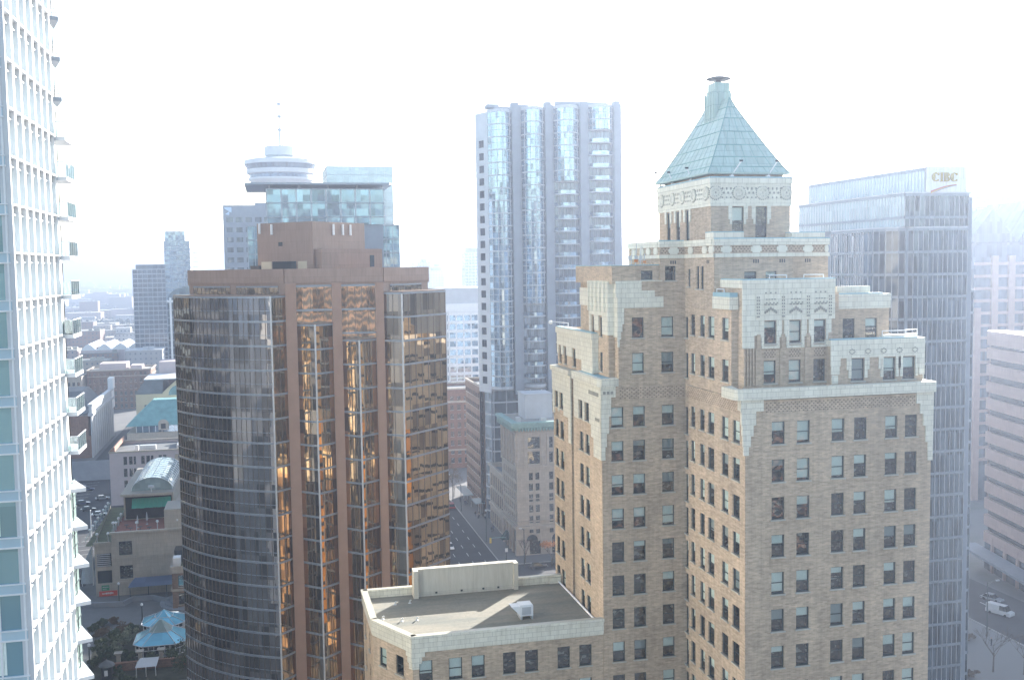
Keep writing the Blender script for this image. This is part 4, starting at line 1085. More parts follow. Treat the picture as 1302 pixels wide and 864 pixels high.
# ================================================================== white gridded tower and brick blocks along the street
wt = thing('white_gridded_office', 'pale white gridded office block beyond the bronze tower', 'office block', (80, 440, 0))
c = MB(); c.box(70.6, 95, 430.6, 455, 0, 66); c.build('core', MT['offwhite'], wt)
curtain(wt, (73, 430), (95, 430), 22, 56, 'blueglass', 3.6, 3.3, (1.3, .3), .55, 0, 'white', 'white')
curtain(wt, (70.3, 434), (73, 430), 22, 56, 'blueglass', 3.6, 2.5, (1.3, .3), .5, 0, 'white', 'white')
curtain(wt, (70.3, 455), (70.3, 434), 22, 56, 'blueglass', 3.6, 3.3, (1.3, .3), .55, 0, 'white', 'white')
c = MB(); c.box(70.2, 95, 429.8, 456, 56.1, 59.6); c.box(72, 95, 431, 455, 59.7, 66.2); c.build('attic', MT['white'], wt)
c = MB(); c.box(80, 84.5, 430.8, 431, 60.2, 63.0); c.build('louvre', MT['concrete'], wt)
c = MB(); c.box(69, 95, 420, 456, 0, 24.5); c.build('podium', MT['pinkstone'], wt)

def street_block(name, label, cat, x0, x1, y0, y1, z1, cols, lcols, rows, wh, mat, trim=None, roofm='roof_dark', parapet=.8, style='sash', limit=100):
    t = thing(name, label, cat, ((x0 + x1) / 2, (y0 + y1) / 2, 0))
    w = MB(); W = []
    h = w.wall((x0, y0), (x1, y0), 0, z1, [(a, b, z, z + wh) for z in rows for a, b in cols], 0, .9, 1); W += wins_on((x0, y0), (x1, y0), h)
    h = w.wall((x0, y1), (x0, y0), 0, z1, [(a, b, z, z + wh) for z in rows for a, b in lcols], 0, .9, 1); W += wins_on((x0, y1), (x0, y0), h)
    w.wall((x1, y0), (x1, y1), 0, z1); w.wall((x1, y1), (x0, y1), 0, z1)
    w.build('wall', [mat, MT['room']], t)
    r = MB(); r.poly([(x0, y0, z1 - parapet), (x1, y0, z1 - parapet), (x1, y1, z1 - parapet), (x0, y1, z1 - parapet)]); r.build('roof', MT[roofm], t)
    if trim:
        c = MB()
        for za, zb_, o in trim:
            c.box(x0 - o, x1 + o, y0 - o, y0 + .3, za, zb_); c.box(x0 - o, x0 + .3, y0 + .3, y1 + o, za, zb_); c.box(x1 - .3, x1 + o, y0 + .3, y1 + o, za, zb_); c.box(x0 + .3, x1 - .3, y1 - .3, y1 + o, za, zb_)
        c.build('cornice', mat if isinstance(trim, tuple) else MT['greystone'], t)
    place_windows(t, W, style, 'frame', .4, True, limit, .2, True)
    return t
cols = [(1.0 + 2.6 * k, 2.3 + 2.6 * k) for k in range(9)]
street_block('red_brick_block', 'red brick office block with a pale top storey, beyond the bronze tower', 'building', 63.5, 88, 380, 400, 29.5, cols, cols[:6], [2.0 + 3.3 * k for k in range(8)], 1.9, MT['brick_red'], [(24.6, 25.3, .3), (29.5, 30.1, .5), (6.6, 7.2, .25)])
street_block('brown_brick_block', 'narrow dark brown brick block between the street and the curved bay tower', 'building', 62.0, 80, 306, 335, 38.2, [], [(1.2 + 2.8 * k, 3.0 + 2.8 * k) for k in range(10)], [3 + 3.5 * k for k in range(10)], 1.5, MT['brick_brown'], [(38.2, 38.7, .25)])

# ---- stone bank block with a green cornice
bk = thing('stone_bank', 'grey stone corner block with a green copper cornice', 'building', (66, 266, 0))
w = MB(); W = []
pw = [(3.2, 4.25), (4.95, 6.0), (8.6, 9.7), (11.2, 12.2)]
rows = [20.8 - 2.82 * k for k in range(6)]
fh_ = [(a, b, z - 1.0, z + .9) for z in rows for a, b in pw] + [(3.0, 6.2, 24.0, 27.2), (3.0, 6.2, 28.0, 31.0), (8.7, 9.7, 24.2, 27.0), (8.7, 9.7, 28, 30.8)]
p0, p1 = (60.8, 258), (75.5, 258)
h = w.wall(p0, p1, 0, 34.6, fh_ + [(3.2, 6.1, .3, 3.9), (9.2, 12.0, .3, 3.9)], 0, .9, 1); W += wins_on(p0, p1, [q for q in h if q[2] > 1])
lh = [(a, a + 1.15, z - 1.0, z + .9) for z in rows for a in (2, 4.3, 6.6, 8.9, 11.2, 13.5, 15.4)] + [(a, a + 1.9, 24, 31) for a in (1.6, 4.9, 8.2, 11.5, 14.6)]
q0, q1 = (60.8, 275.5), (60.8, 258)
h = w.wall(q0, q1, 0, 34.6, lh + [(a, a + 2.0, .4, 5.6) for a in (2, 5.6, 9.2, 12.8)], 0, .9, 1); W += wins_on(q0, q1, [q for q in h if q[2] > 1])
w.wall((75.5, 258), (75.5, 275.5), 0, 34.6); w.wall((75.5, 275.5), (60.8, 275.5), 0, 34.6)
w.build('wall', [MT['greystone'], MT['room']], bk)
r = MB(); r.poly([(60.8, 258, 34.4), (75.5, 258, 34.4), (75.5, 275.5, 34.4), (60.8, 275.5, 34.4)]); r.build('roof', MT['roof_grey'], bk)
c = MB()
def belt(mb, za, zb_, o, y1=275.5):
    mb.box(60.8 - o, 75.5 + o, 258 - o, 258 + .3, za, zb_); mb.box(60.8 - o, 61.1, 258.3, y1, za, zb_)
belt(c, 22.9, 23.5, .35); belt(c, 7.0, 7.9, .55); belt(c, 8.9, 9.2, .25); belt(c, 31.8, 32.3, .3); belt(c, 14.8, 15.0, .15)
for y in (258.4, 261.7, 265, 268.3, 271.6, 274.9): c.box(60.45, 60.79, y - .4, y + .4, 23.5, 31.8)
for x in (61.2, 63.1, 67.6, 69.1): c.box(x - .3, x + .3, 257.65, 257.99, 23.5, 31.8)
for y in (258.6, 262.6, 266.2, 269.8, 273.4): c.box(60.35, 60.79, y - .6, y + .6, 0, 7.0)
for x, ww in ((64.65, 1.75), (71.4, 1.75)):          # round arched ground floor openings
    for k in range(13):
        t0 = math.pi * k / 12; c.box(x + ww * math.cos(t0) - .25, x + ww * math.cos(t0) + .25, 257.8, 257.99, 4.0 + 1.75 * math.sin(t0) - .2, 4.0 + 1.75 * math.sin(t0) + .25)
c.build('stone_courses', MT['greystone'], bk)
c = MB()
for x, ww in ((64.65, 1.6), (71.4, 1.5)):
    c.poly([(x + ww * math.cos(math.pi * k / 10), 257.97, 3.92 + 1.65 * math.sin(math.pi * k / 10)) for k in range(11)][::-1])
c.build('fanlight', MT['darkglass'], bk)
c = MB(); belt(c, 32.9, 33.6, .5, 276); belt(c, 33.6, 34.3, 1.2, 276); belt(c, 34.3, 35.0, 1.55, 276.2)
for k in range(22): c.box(59.5, 60.28, 258.3 + k * .8, 258.6 + k * .8, 32.7, 33.55)
for k in range(18): c.box(61.2 + k * .8, 61.5 + k * .8, 256.75, 257.48, 32.7, 33.55)
c.build('cornice', MT['verdigris'], bk)
place_windows(bk, W, 'sash', 'frame', .3, True, 100, .2, True)
c = MB(); c.box(65.2, 72.6, 266, 274, 34.45, 40.9); c.box(65.0, 72.8, 265.8, 274.2, 40.9, 41.1); c.build('plant_room', MT['offwhite'], bk)
c = MB(); c.box(62, 63, 262, 264, 34.45, 35.6); c.box(68, 69.5, 260.5, 262, 34.45, 35.4); c.build('roof_units', MT['metal'], bk)
c = MB(); c.frustum([(58.4, 266), (60.3, 266), (60.3, 268.6), (58.4, 268.6)], [(59.9, 266.1), (60.3, 266.1), (60.3, 268.5), (59.9, 268.5)], 2.4, 4.4)
c.build('awning', MT['darkawning'], bk)
c = MB(); c.frustum([(73, 256), (75, 256), (75, 257.9), (73, 257.9)], [(73, 257.5), (75, 257.5), (75, 257.9), (73, 257.9)], 3, 5); c.build('awning', MT['darkawning'], bk)
c = MB(); c.box(60.3, 60.4, 258.5, 259.4, 4.0, 7.4); c.build('hanging_sign', MT['frame'], bk)
street_block('arcaded_street_block', 'low stone shopfront block with tall piers between the stone bank and the glass base', 'building', 61.6, 78, 275.7, 296, 17, [], [(1.0 + 2.4 * k, 2.6 + 2.4 * k) for k in range(8)], [.5, 7.0, 11.5], 3.6, MT['greystone'], [(5.4, 6.2, .35), (17, 17.6, .5)], limit=24)

# ================================================================== stepped glass bank tower at right
ci = thing('stepped_glass_tower', 'stepped blue grey mirror glass tower with gold letters on a white crown panel', 'office tower', (104, 160, 0))
YF = 147.8
c = MB(); c.prism([(97.8, 166), (97.0, 155), (98.4, 151.6), (103, 149.0), (111.5, 149.6), (111.5, 166)], 0, 79.9); c.box(99.4, 111.5, YF + .7, 182, 0, 85.0); c.box(103.1, 109.7, YF + .9, 185, 85, 89.0); c.build('core', MT['concrete'], ci)
NG = lambda a, b, z0, z1, **k: curtain(ci, a, b, z0, z1, k.pop('g', 'navyglass'), 3.6, .9, (.42, .12), .09, k.pop('zo', 0), 'band', 'offwhite', **k)
NG((97.0, 167), (95.7, 154.6), 0, 80.1)
pc = [(95.7, 154.6), (96.1, 152.4), (97.1, 150.5), (98.6, 149.1), (100.6, 148.2), (103.0, YF)]
for a, b in zip(pc[:-1], pc[1:]): NG(a, b, 0, 80.1)
NG((103.0, YF), (110.2, YF), 0, 80.1); NG((110.2, YF), (110.25, 149.2), 0, 84); NG((110.25, 149.2), (112.0, 149.2), 0, 79); NG((112.0, 149.2), (112.05, 150.6), 0, 79); NG((112.05, 150.6), (113.6, 150.6), 0, 70)
cp = MB(); cp.prism([(97.0, 167)] + pc + [(110.2, YF + .0), (111.9, YF + 2), (112, 167)], 80.1, 80.35); cp.build('terrace_slab', MT['offwhite'], ci)
NG((98.9, 182), (98.9, YF + .3), 80.36, 85.6, g='frost'); NG((98.9, YF + .3), (110.6, YF + .3), 80.36, 85.6)
cp = MB(); cp.box(98.7, 110.9, YF + .1, 182, 85.6, 85.8); cp.build('terrace_slab', MT['offwhite'], ci)
NG((102.6, 185), (102.6, YF + .45), 85.81, 89.6, g='frost')
cp = MB(); cp.box(102.6, 110.0, YF + .46, 185, 89.62, 89.8); cp.build('roof', MT['offwhite'], ci)
cp = MB(); cp.box(102.7, 110.0, YF + .1, YF + .44, 85.81, 89.9); panel = cp.build('crown_panel', mat_tile('white crown panels', (.72, .73, .74), (.5, .52, .55), .9, 4.0, .5, .04), ci)
cp = MB(); cp.wbox((95.7, 151), (95.62, 150.4), 0, .4, 0, 80, .3); 
rl = MB()
for k in range(14): rl.tube((102.7, 149 + k * 2.6, 89.8), (102.7, 149 + k * 2.6, 91.0), .05, n=5)
for k in range(9): rl.tube((102.8 + k * .9, YF + .3, 89.9), (102.8 + k * .9, YF + .3, 90.9), .04, n=5)
for k in range(12): rl.tube((99.0, 149 + k * 2.6, 85.8), (99.0, 149 + k * 2.6, 86.8), .05, n=5)
rl.build('roof_railing', MT['metal'], ci)
# letters C I B C with serifs, and the three-stripe swoosh beneath
lt = MB(); LY0, LY1 = YF - .12, YF + .1
def ext(pts): # extrude an outline in x,z
    n = len(pts)
    lt.mesh([(x, LY0, z) for x, z in pts] + [(x, LY1, z) for x, z in pts], [[i, n + i, n + (i + 1) % n, (i + 1) % n] for i in range(n)], 0)
    for i in range(0, n // 2 - 1): lt.poly([(pts[i][0], LY0, pts[i][1]), (pts[i + 1][0], LY0, pts[i + 1][1]), (pts[n - 2 - i][0], LY0, pts[n - 2 - i][1]), (pts[n - 1 - i][0], LY0, pts[n - 1 - i][1])][::-1])
def bandpath(outer, inner): ext(list(outer) + list(inner)[::-1])
def letC(x, z, w, h):
    o = []; i_ = []
    for k in range(15):
        t = R(42 + 276 * k / 14); o.append((x + w / 2 + w / 2 * math.cos(t), z + h / 2 + h / 2 * math.sin(t)))
        th = .12 + .30 * (.5 - .5 * math.cos(2 * math.pi * k / 14)); i_.append((x + w / 2 + (w / 2 - th * w) * math.cos(t), z + h / 2 + (h / 2 - .11 * h) * math.sin(t)))
    bandpath(o, i_); lt.box(x + w * .82, x + w * .93, LY0 - .001, LY1, z + h * .68, z + h * .97); lt.box(x + w * .82, x + w * .9, LY0 - .001, LY1, z + h * .06, z + h * .26)
def letI(x, z, w, h):
    lt.box(x + w * .28, x + w * .72, LY0, LY1, z + .08, z + h - .08); lt.box(x, x + w, LY0 - .002, LY1, z, z + .08); lt.box(x, x + w, LY0 - .002, LY1, z + h - .08, z + h)
def letB(x, z, w, h):
    lt.box(x + .1, x + w * .38, LY0, LY1, z + .08, z + h - .08); lt.box(x, x + w * .55, LY0 - .002, LY1, z, z + .09); lt.box(x, x + w * .55, LY0 - .002, LY1, z + h - .09, z + h)
    lt.box(x + w * .38, x + w * .6, LY0 - .001, LY1, z + h * .48, z + h * .56)
    for cz, rz, rx in ((z + h * .75, h * .25, w * .36), (z + h * .26, h * .26, w * .44)):
        o = [(x + w * .5 + rx * math.cos(t), cz + rz * math.sin(t)) for t in [math.pi / 2 - math.pi * k / 10 for k in range(11)]]
        q = [(x + w * .5 + (rx - .32 * w) * max(0, math.cos(t)) , cz + (rz - .09 * h) * math.sin(t)) for t in [math.pi / 2 - math.pi * k / 10 for k in range(11)]]
        bandpath(o, q)
lx, lz, lh_ = 103.55, 87.45, 1.45
letC(lx, lz, 1.35, lh_); letI(lx + 1.45, lz, .62, lh_); letB(lx + 2.15, lz, 1.15, lh_); letC(lx + 3.35, lz, 1.35, lh_)
lt.build('letters', mat_plain('gold letters', (.36, .26, .03), .45), panel)
for nm, m, dz in (('red_stripe', mat_plain('dark red stripe', (.42, .05, .07), .5), 0), ('gold_stripe', mat_plain('gold stripe', (.50, .34, .08), .5), -.22), ('grey_stripe', mat_plain('pale grey stripe', (.35, .35, .42), .5), -.42)):
    s = MB(); prev = None
    for k in range(15):
        f = k / 14; x = 103.35 + 4.7 * f; z = 85.95 + 1.05 * (1 - (1 - f) ** 1.7) + dz * (1 - f * .75); th = .19 * (1 - f * .7) + .03
        if prev: s.mesh([(prev[0], LY0 + .1, prev[1] - prev[2]), (x, LY0 + .1, z - th), (x, LY0 + .1, z), (prev[0], LY0 + .1, prev[1])], [[0, 1, 2, 3]])
        prev = (x, z, th)
    s.build(nm, m, panel)

# ================================================================== banded pink block and hazy towers at far right
pk = thing('banded_pink_office', 'pinkish stone office block with long dark ribbon windows at the right edge', 'office block', (178, 200, 0))
F, Nn = (168.0, 217.0), (159.7, 178.0)
az = math.degrees(math.atan2(Nn[0] - F[0], Nn[1] - F[1])); bkp = (F[0] + 38, F[1] - 8); bkn = (Nn[0] + 38, Nn[1] - 8)
c = MB(); c.prism([(Nn[0] + .8, Nn[1]), bkn, bkp, (F[0] + .8, F[1])], 0, 57.6); c.build('core', MT['darkglass'], pk)
L = math.hypot(Nn[0] - F[0], Nn[1] - F[1]); c = MB(); z = 57.9
n = 0
while z > 9:
    c.wbox(F, Nn, 0, L, z - (2.6 if n else 3.4), z, .35, .6); z -= 4.05; n += 1
fb = (F[0], F[1]); 
for k in range(13):
    z = 57.9 - 4.05 * k; c.wbox(bkp, F, 0, 38.7, z - 2.6, z, .35, .6)
c.build('stone_bands', MT['pinkstone'], pk)
c = MB(); c.wbox(F, Nn, 0, L, 0, 8.5, .05, .5); c.build('ground_floor_glazing', MT['darkglass'], pk)
c = MB()
for u in range(4, 40, 6): c.wbox(F, Nn, u, u + .8, 0, 8.5, .5, -.05)
c.build('columns', MT['pinkstone'], pk)
c = MB(); c.wbox(F, Nn, -4, L, 4.6, 5.2, 5.0, -.35); c.build('canopy', MT['band'], pk)
c = MB(); c.prism([(Nn[0] + .3, Nn[1]), bkn, bkp, (F[0] + .3, F[1])], 57.61, 57.85); c.build('roof', MT['roof_pale'], pk)
def frame_tower(x0, x1, y0, y1, z1, label):
    t = thing('hazy_tower', label, 'office tower', ((x0 + x1) / 2, (y0 + y1) / 2, 0))
    c = MB(); c.box(x0 + .4, x1, y0 + .4, y1, 0, z1 - .2); c.build('core', MT['navyglass'], t)
    b = MB(); z = z1
    while z > 20: b.box(x0, x1, y0, y0 + .39, z - 1.9, z); b.box(x0, x0 + .39, y0 + .4, y1, z - 1.9, z); z -= 3.9
    b.build('stone_bands', MT['pinkstone'], t)
    return t
frame_tower(264, 330, 349, 390, 100.5, 'faint pink banded tower, the tallest block at the right edge')
c = MB(); c.box(283, 330, 352, 388, 100.4, 104); c.build('upper_storey', MT['pinkstone'], bpy.data.objects['hazy_tower'])
gt = thing('gabled_glass_tower', 'hazy pale tower with peaked glass roofs and pink stone piers at the right edge', 'office tower', (225, 290, 0))
c = MB(); c.box(211.8, 245, 280.5, 305, 0, 80); c.build('core', MT['navyglass'], gt)
c = MB()
for x in (211.5, 217.5, 223.5, 229.5, 235.5, 241.5): c.box(x, x + 2.2, 279.6, 280.45, 0, 76 if x > 212 else 60)
z = 74
while z > 10: c.box(211.6, 245, 279.9, 280.44, z - .9, z); z -= 3.8
c.build('stone_piers', MT['pinkstone'], gt)
c = MB()
for xa, xb, zp in ((208.5, 226, 90.5), (226.2, 243.7, 93)):
    xm = (xa + xb) / 2
    f_ = [(xa, 279.4, 80.1), (xb, 279.4, 80.1), (xm, 279.4, zp)]; b_ = [(p[0], 305, p[2]) for p in f_]
    c.poly(f_); c.poly(b_[::-1]); c.poly([f_[0], f_[2], b_[2], b_[0]]); c.poly([f_[2], f_[1], b_[1], b_[2]])
c.build('gable_roof', MT['navyglass'], gt)
# ================================================================== lower left: club building, pavilion, older blocks
club = thing('stone_club', 'beige stone building with a red tiled roof terrace and an arched skylight', 'building', (-31, 270, 0))
w = MB(); W = []
p0, p1 = (-37.2, 252), (-14, 252)
h = w.wall(p0, p1, 0, 14.9, [(1.6, 4.5, 9.5, 12.7), (1.6, 4.5, 3.9, 7.0)], 0, .9, 1); W += wins_on(p0, p1, h)
w.wall((-37.2, 284), p0, 0, 14.9); w.wall((-14, 252), (-14, 300), 0, 14.9); w.wall((-14, 300), (-37.2, 300), 0, 14.9)
q0, q1 = (-41.0, 252.6), (-37.2, 252.6)
w.wall(q0, q1, 0, 12.6, [(.4, 3.6, 6.9, 10.0), (.4, 3.6, 3.0, 6.0)], 0, .6, 2); w.wall((-43, 293), q0, 0, 12.6)
w.build('wall', [MT['stone'], MT['room'], MT['darkglass']], club)
c = MB()
for k in range(7): c.box(-40.6, -37.6, 252.5, 252.62, 7.0 + k * .45, 7.2 + k * .45)
c.build('louvre', MT['offwhite'], club)
c = MB(); c.box(-37.5, -14, 251.6, 252.4, 14.5, 15.0); c.box(-37.3, -14, 251.8, 252, 8.6, 8.9); c.box(-37.3, -14, 251.8, 252, 3.0, 3.3); c.box(-41.2, -37.5, 252.2, 252.6, 12.2, 12.75); c.build('string_course', MT['stone'], club)
place_windows(club, W, 'grid', 'frame', 0, True, 100, .2, True)
c = MB(); c.poly([(-37.2, 252, 13.9), (-25.4, 252, 13.9), (-25.4, 285, 13.9), (-37.2, 285, 13.9)]); c.build('terrace_floor', MT['terrace'], club)
c = MB(); c.poly([(-43, 252.6, 11.9), (-37.22, 252.6, 11.9), (-37.22, 293, 11.9), (-43, 293, 11.9)]); c.build('garden_roof', MT['lawn'], club)
c = MB(); c.box(-25.4, -14, 252.4, 262, 13.9, 19.4); c.box(-25.4, -14, 262, 285, 13.9, 17.0); c.build('stair_block', MT['stone'], club)
# penthouse with arched skylight
c = MB(); c.box(-36.3, -24.6, 268, 300, 14, 20.4); c.box(-36.6, -24.3, 265, 300.2, 20.4, 20.95); pen = c.build('penthouse', MT['stone'], club)
c = MB(); c.box(-35.9, -25, 267.9, 268.02, 14.2, 19.6); c.build('terrace_doors', MT['darkglass'], pen)
c = MB()
for k in range(9):
    x0 = -34.2 + k * 1.0; c.frustum([(x0, 265.3), (x0 + .96, 265.3), (x0 + .96, 267.9), (x0, 267.9)], [(x0, 267.3), (x0 + .96, 267.3), (x0 + .96, 267.9), (x0, 267.9)], 17.3 + .06 * (k % 2), 19.3)
c.build('awning', MT['awning'], pen)
c = MB(); n = 14; xc, rx, rz = -29.6, 4.9, 3.2
pf = [(xc - rx * math.cos(math.pi * k / n), 268.5, 20.97 + rz * math.sin(math.pi * k / n)) for k in range(n + 1)]
pb = [(p[0], 297, p[2]) for p in pf]
for i in range(n): c.poly([pf[i], pf[i + 1], pb[i + 1], pb[i]])
c.poly(pf[::-1]); c.poly(pb); sky_o = c.build('arched_skylight', MT['skylight'], pen)
c = MB()
for q in range(12):
    y = 268.5 + q * 28.5 / 11
    for i in range(n): c.tube((pf[i][0], y, pf[i][2] + .03), (pf[i + 1][0], y, pf[i + 1][2] + .03), .07, n=4)
for i in range(1, n, 2): c.tube((pf[i][0], 268.5, pf[i][2] + .03), (pf[i][0], 297, pf[i][2] + .03), .06, n=4)
c.build('glazing_bars', MT['white'], sky_o)
c = MB(); c.lathe([(.75, 22.0), (.75, 22.5)], -29.6, 266.6, 16); c.tube((-29.6, 266.6, 20.9), (-29.6, 266.6, 22.0), .15); c.build('finial', MT['offwhite'], pen)
# lamps, railings, parasols and people on the terrace
def globe_lamp(x, y, z, label):
    t = thing('terrace_lamp', label, 'lamp', (x, y, z), 'globe lamps along the club terrace')
    a = MB(); a.tube((x, y, z), (x, y, z + 1.5), .09, n=6); a.build('post', MT['offwhite'], t)
    a = MB(); a.lathe([(.06, z + 1.5), (.28, z + 1.62), (.34, z + 1.85), (.25, z + 2.08), (.05, z + 2.15)], x, y, 12); a.build('globe', MT['white'], t)
GL = 'white globe lamp on the edge of the club terrace'
for (x, y, z) in ((-36.9, 254, 14.9), (-36.9, 258, 13.95), (-36.9, 262.5, 13.95), (-36.9, 267, 13.95), (-31.6, 252.6, 14.95), (-27, 252.6, 14.95), (-22.5, 252.6, 14.95), (-40.4, 253, 12.7), (-38, 253, 12.7)) + tuple((-42.8, 258 + k * 4.2, 12.6) for k in range(8)): globe_lamp(x, y, z, GL)
c = MB()
for y in [252.6 + 1.5 * k for k in range(21)]: c.tube((-37.1, y, 13.9), (-37.1, y, 15.2), .04, n=4)
c.tube((-37.1, 252.6, 15.2), (-37.1, 283, 15.2), .05, n=4)
for y in [253 + 2 * k for k in range(20)]: c.tube((-42.9, y, 12.6), (-42.9, y, 13.6), .04, n=4)
c.tube((-42.9, 253, 13.6), (-42.9, 292, 13.6), .05, n=4); c.build('railing', MT['verdigris'], club)
for (x, y, lb) in ((-32.2, 259.5, 'closed pale parasol on the red club terrace, the left one'), (-30.4, 262.5, 'closed pale parasol on the red club terrace, the right one')):
    t = thing('parasol', lb, 'parasol', (x, y, 13.9)); a = MB(); a.tube((x, y, 13.9), (x, y, 16.8), .04, n=6); a.lathe([(.3, 13.9), (.25, 14.0)], x, y, 12); a.build('pole', MT['metal'], t)
    a = MB(); a.lathe([(.26, 14.9), (.2, 15.8), (.05, 16.9)], x, y, 10); a.build('canopy', MT['offwhite'], t)
for i, (x, y) in enumerate(((-33.5, 256.6), (-31.4, 257.3), (-29.2, 256.2), (-34.8, 260.2))):
    t = thing('terrace_table', 'small dark table with chairs tucked round it on the red club terrace', 'table', (x, y, 13.9), 'tables on the club terrace')
    a = MB(); a.lathe([(.55, 14.6), (.55, 14.66)], x, y, 14); a.build('tabletop', MT['darkmetal'], t)
    a = MB(); a.tube((x, y, 13.9), (x, y, 14.6), .06, n=6); a.lathe([(.3, 13.9), (.26, 13.95)], x, y, 10); a.build('pedestal', MT['darkmetal'], t)
# signs on the club
a = MB(); a.box(-40.3, -36.3, 251.9, 252.0, -.0 + 0.15, 1.35); ban = a.build('banner', MT['red'], None, (-38.3, 251.95, .2)); tag(ban, 'red orange banner with pale lettering at the foot of the club wall', 'banner')
a = MB()
random.seed(3)
x = -39.6
while x < -37.2:
    wv = random.uniform(.1, .22); a.box(x, x + wv, 251.86, 251.9, .55 + random.uniform(0, .12), .95 + random.uniform(-.1, .1)); x += wv + .08
a.build('pale_lettering', MT['white'], ban)
a = MB(); a.box(-39.7, -38.0, 251.9, 252.02, 1.5, 2.7); g_ = a.build('sign_board', MT['green_sign'], None, (-38.9, 251.96, 1.5)); tag(g_, 'green notice board on the club wall above the red banner', 'sign')
a = MB(); a.box(-39.5, -38.2, 251.86, 251.9, 2.2, 2.35); a.box(-39.5, -38.6, 251.86, 251.9, 1.8, 1.9); a.build('pale_lines', MT['offwhite'], g_)
# sail shaped canopy
sl = MB(); n = 10
pts = [(-45.9 + 2.7 * (k / n), 262.2 - .4 * math.sin(math.pi * k / n), .6 + 8.8 * (k / n) ** .55 ) for k in range(n + 1)]
low = [(p[0], p[1] + .1 , .6) for p in pts]
fr = [(p[0], p[1] - .12, p[2]) for p in pts]; lw = [(p[0], p[1] - .12, .6) for p in pts]
for i in range(n): sl.poly([lw[i], lw[i + 1], fr[i + 1], fr[i]]); sl.poly([low[i + 1], low[i], pts[i], pts[i + 1]]); sl.poly([fr[i], fr[i + 1], pts[i + 1], pts[i]])
sl.poly([lw[-1], low[-1], pts[-1], fr[-1]])
so = sl.build('sail_sculpture', mat_tile('pale sail panels', (.52, .60, .68), (.4, .47, .55), 1.4, .5, .4, .05), None, (-44, 262, .5)); tag(so, 'pale curved sail shaped screen standing beside the club', 'sculpture')
a = MB(); a.tube((-43.1, 262.1, 0), (-43.1, 262.1, 10.8), .14, n=8); a.tube((-45.6, 262.1, 0), (-45.6, 262.1, 1.2), .1, n=6); a.build('mast', MT['white'], so)

# pink building
pk2 = street_block('pink_block', 'pale pink rendered office block behind the arched skylight', 'building', -51.3, -22, 351, 374, 17.4, [(4.2, 5.3), (5.9, 7.0), (7.3, 8.0), (9.6, 10.7), (11.2, 12.3), (12.6, 13.4), (15, 16), (16.4, 17.4), (20, 21.2), (21.6, 22.6)], [(3, 5), (8, 10), (13, 15)], [13.1, 9.2, 5.4], 2.6, MT['pink'], [(17.0, 17.5, .25)], 'roof_dark', 1.2)
a = MB(); a.box(-43, -38, 360, 362, 16.2, 17.6); a.box(-44, -43, 356, 357.5, 16.2, 18.3); a.box(-31, -23, 356, 371, 16.2, 17.9); a.build('roof_plant', MT['metal'], pk2)
a = MB(); a.frustum([(-51.5, 351), (-49.6, 351), (-49.6, 374), (-51.5, 374)], [(-49.9, 351), (-49.6, 351), (-49.6, 374), (-49.9, 374)], 17.5, 19.0); a.build('tiled_parapet', mat_plain('dusty orange tiles', (.34, .2, .15), .8, .2, 1), pk2)
a = MB(); a.box(-29, -24, 372, 373.5, 16.2, 20); a.build('white_gantry', MT['white'], pk2)
# teal roofed station hall
th_ = thing('teal_roofed_hall', 'low hall with a broad teal copper hipped roof and a small stone dormer', 'building', (-43, 440, 0))
a = MB(); a.box(-56, -24, 430, 455, 0, 11.5); a.build('wall', MT['stone'], th_)
a = MB(); a.frustum([(-56.4, 429.6), (-23.6, 429.6), (-23.6, 455.4), (-56.4, 455.4)], [(-47, 440), (-23.6, 440), (-23.6, 446), (-47, 446)], 14.2, 23.2); a.build('roof', mat_plain('teal copper sheet', (.17, .36, .36), .6, .25, .35), th_)
a = MB(); a.box(-52.5, -24, 429.9, 430.3, 11.6, 14.1); a.build('clerestory', MT['aquaglass'], th_)
a = MB()
for k in range(12): a.box(-52.5 + k * 2.4, -52.3 + k * 2.4, 429.75, 429.9, 11.6, 14.1)
a.build('mullions', MT['white'], th_)
a = MB(); a.box(-44, -40.2, 428.6, 433, 12.5, 15.2); n = 8
a.poly([(-42.1 - 1.9 * math.cos(math.pi * k / n), 428.6, 15.2 + 1.5 * math.sin(math.pi * k / n)) for k in range(n + 1)][::-1]); a.build('dormer', MT['stone'], th_)
a = MB(); a.box(-43, -41.2, 428.5, 428.6, 13.0, 15.0); a.build('dormer_window', MT['darkglass'], th_)
# yellow stone building with a gable
yb = thing('cream_gabled_block', 'cream stone building with a dark sloping roof and an arched gable window', 'building', (-45, 482, 0))
a = MB(); W = []
h = a.wall((-57, 470), (-30, 470), 0, 22.2, [(3.4, 5.1, 14.8, 17.6), (7.6, 9.2, 14.8, 17.6), (3.4, 5.1, 9, 11.6), (7.6, 9.2, 9, 11.6)], 0, .9, 1); W += wins_on((-57, 470), (-30, 470), h)
a.wall((-57, 500), (-57, 470), 0, 22.2); a.poly([(-46.5, 470, 22.2), (-30, 470, 22.2), (-38.3, 470, 29.5)]); a.build('wall', [MT['cream'], MT['room']], yb)
place_windows(yb, W, 'sash', 'frame', 0, True, 100, .2, True)
a = MB(); a.frustum([(-57.3, 469.7), (-46, 469.7), (-46, 500), (-57.3, 500)], [(-53.5, 474), (-46, 474), (-46, 500), (-53.5, 500)], 22.25, 27.8); a.poly([(-46.5, 469.6, 22.3), (-38.3, 469.6, 29.6), (-38.3, 500, 29.6), (-46.5, 500, 22.3)]); a.poly([(-38.3, 469.6, 29.6), (-30, 469.6, 22.3), (-30, 500, 22.3), (-38.3, 500, 29.6)]); a.build('roof', MT['roof_dark'], yb)
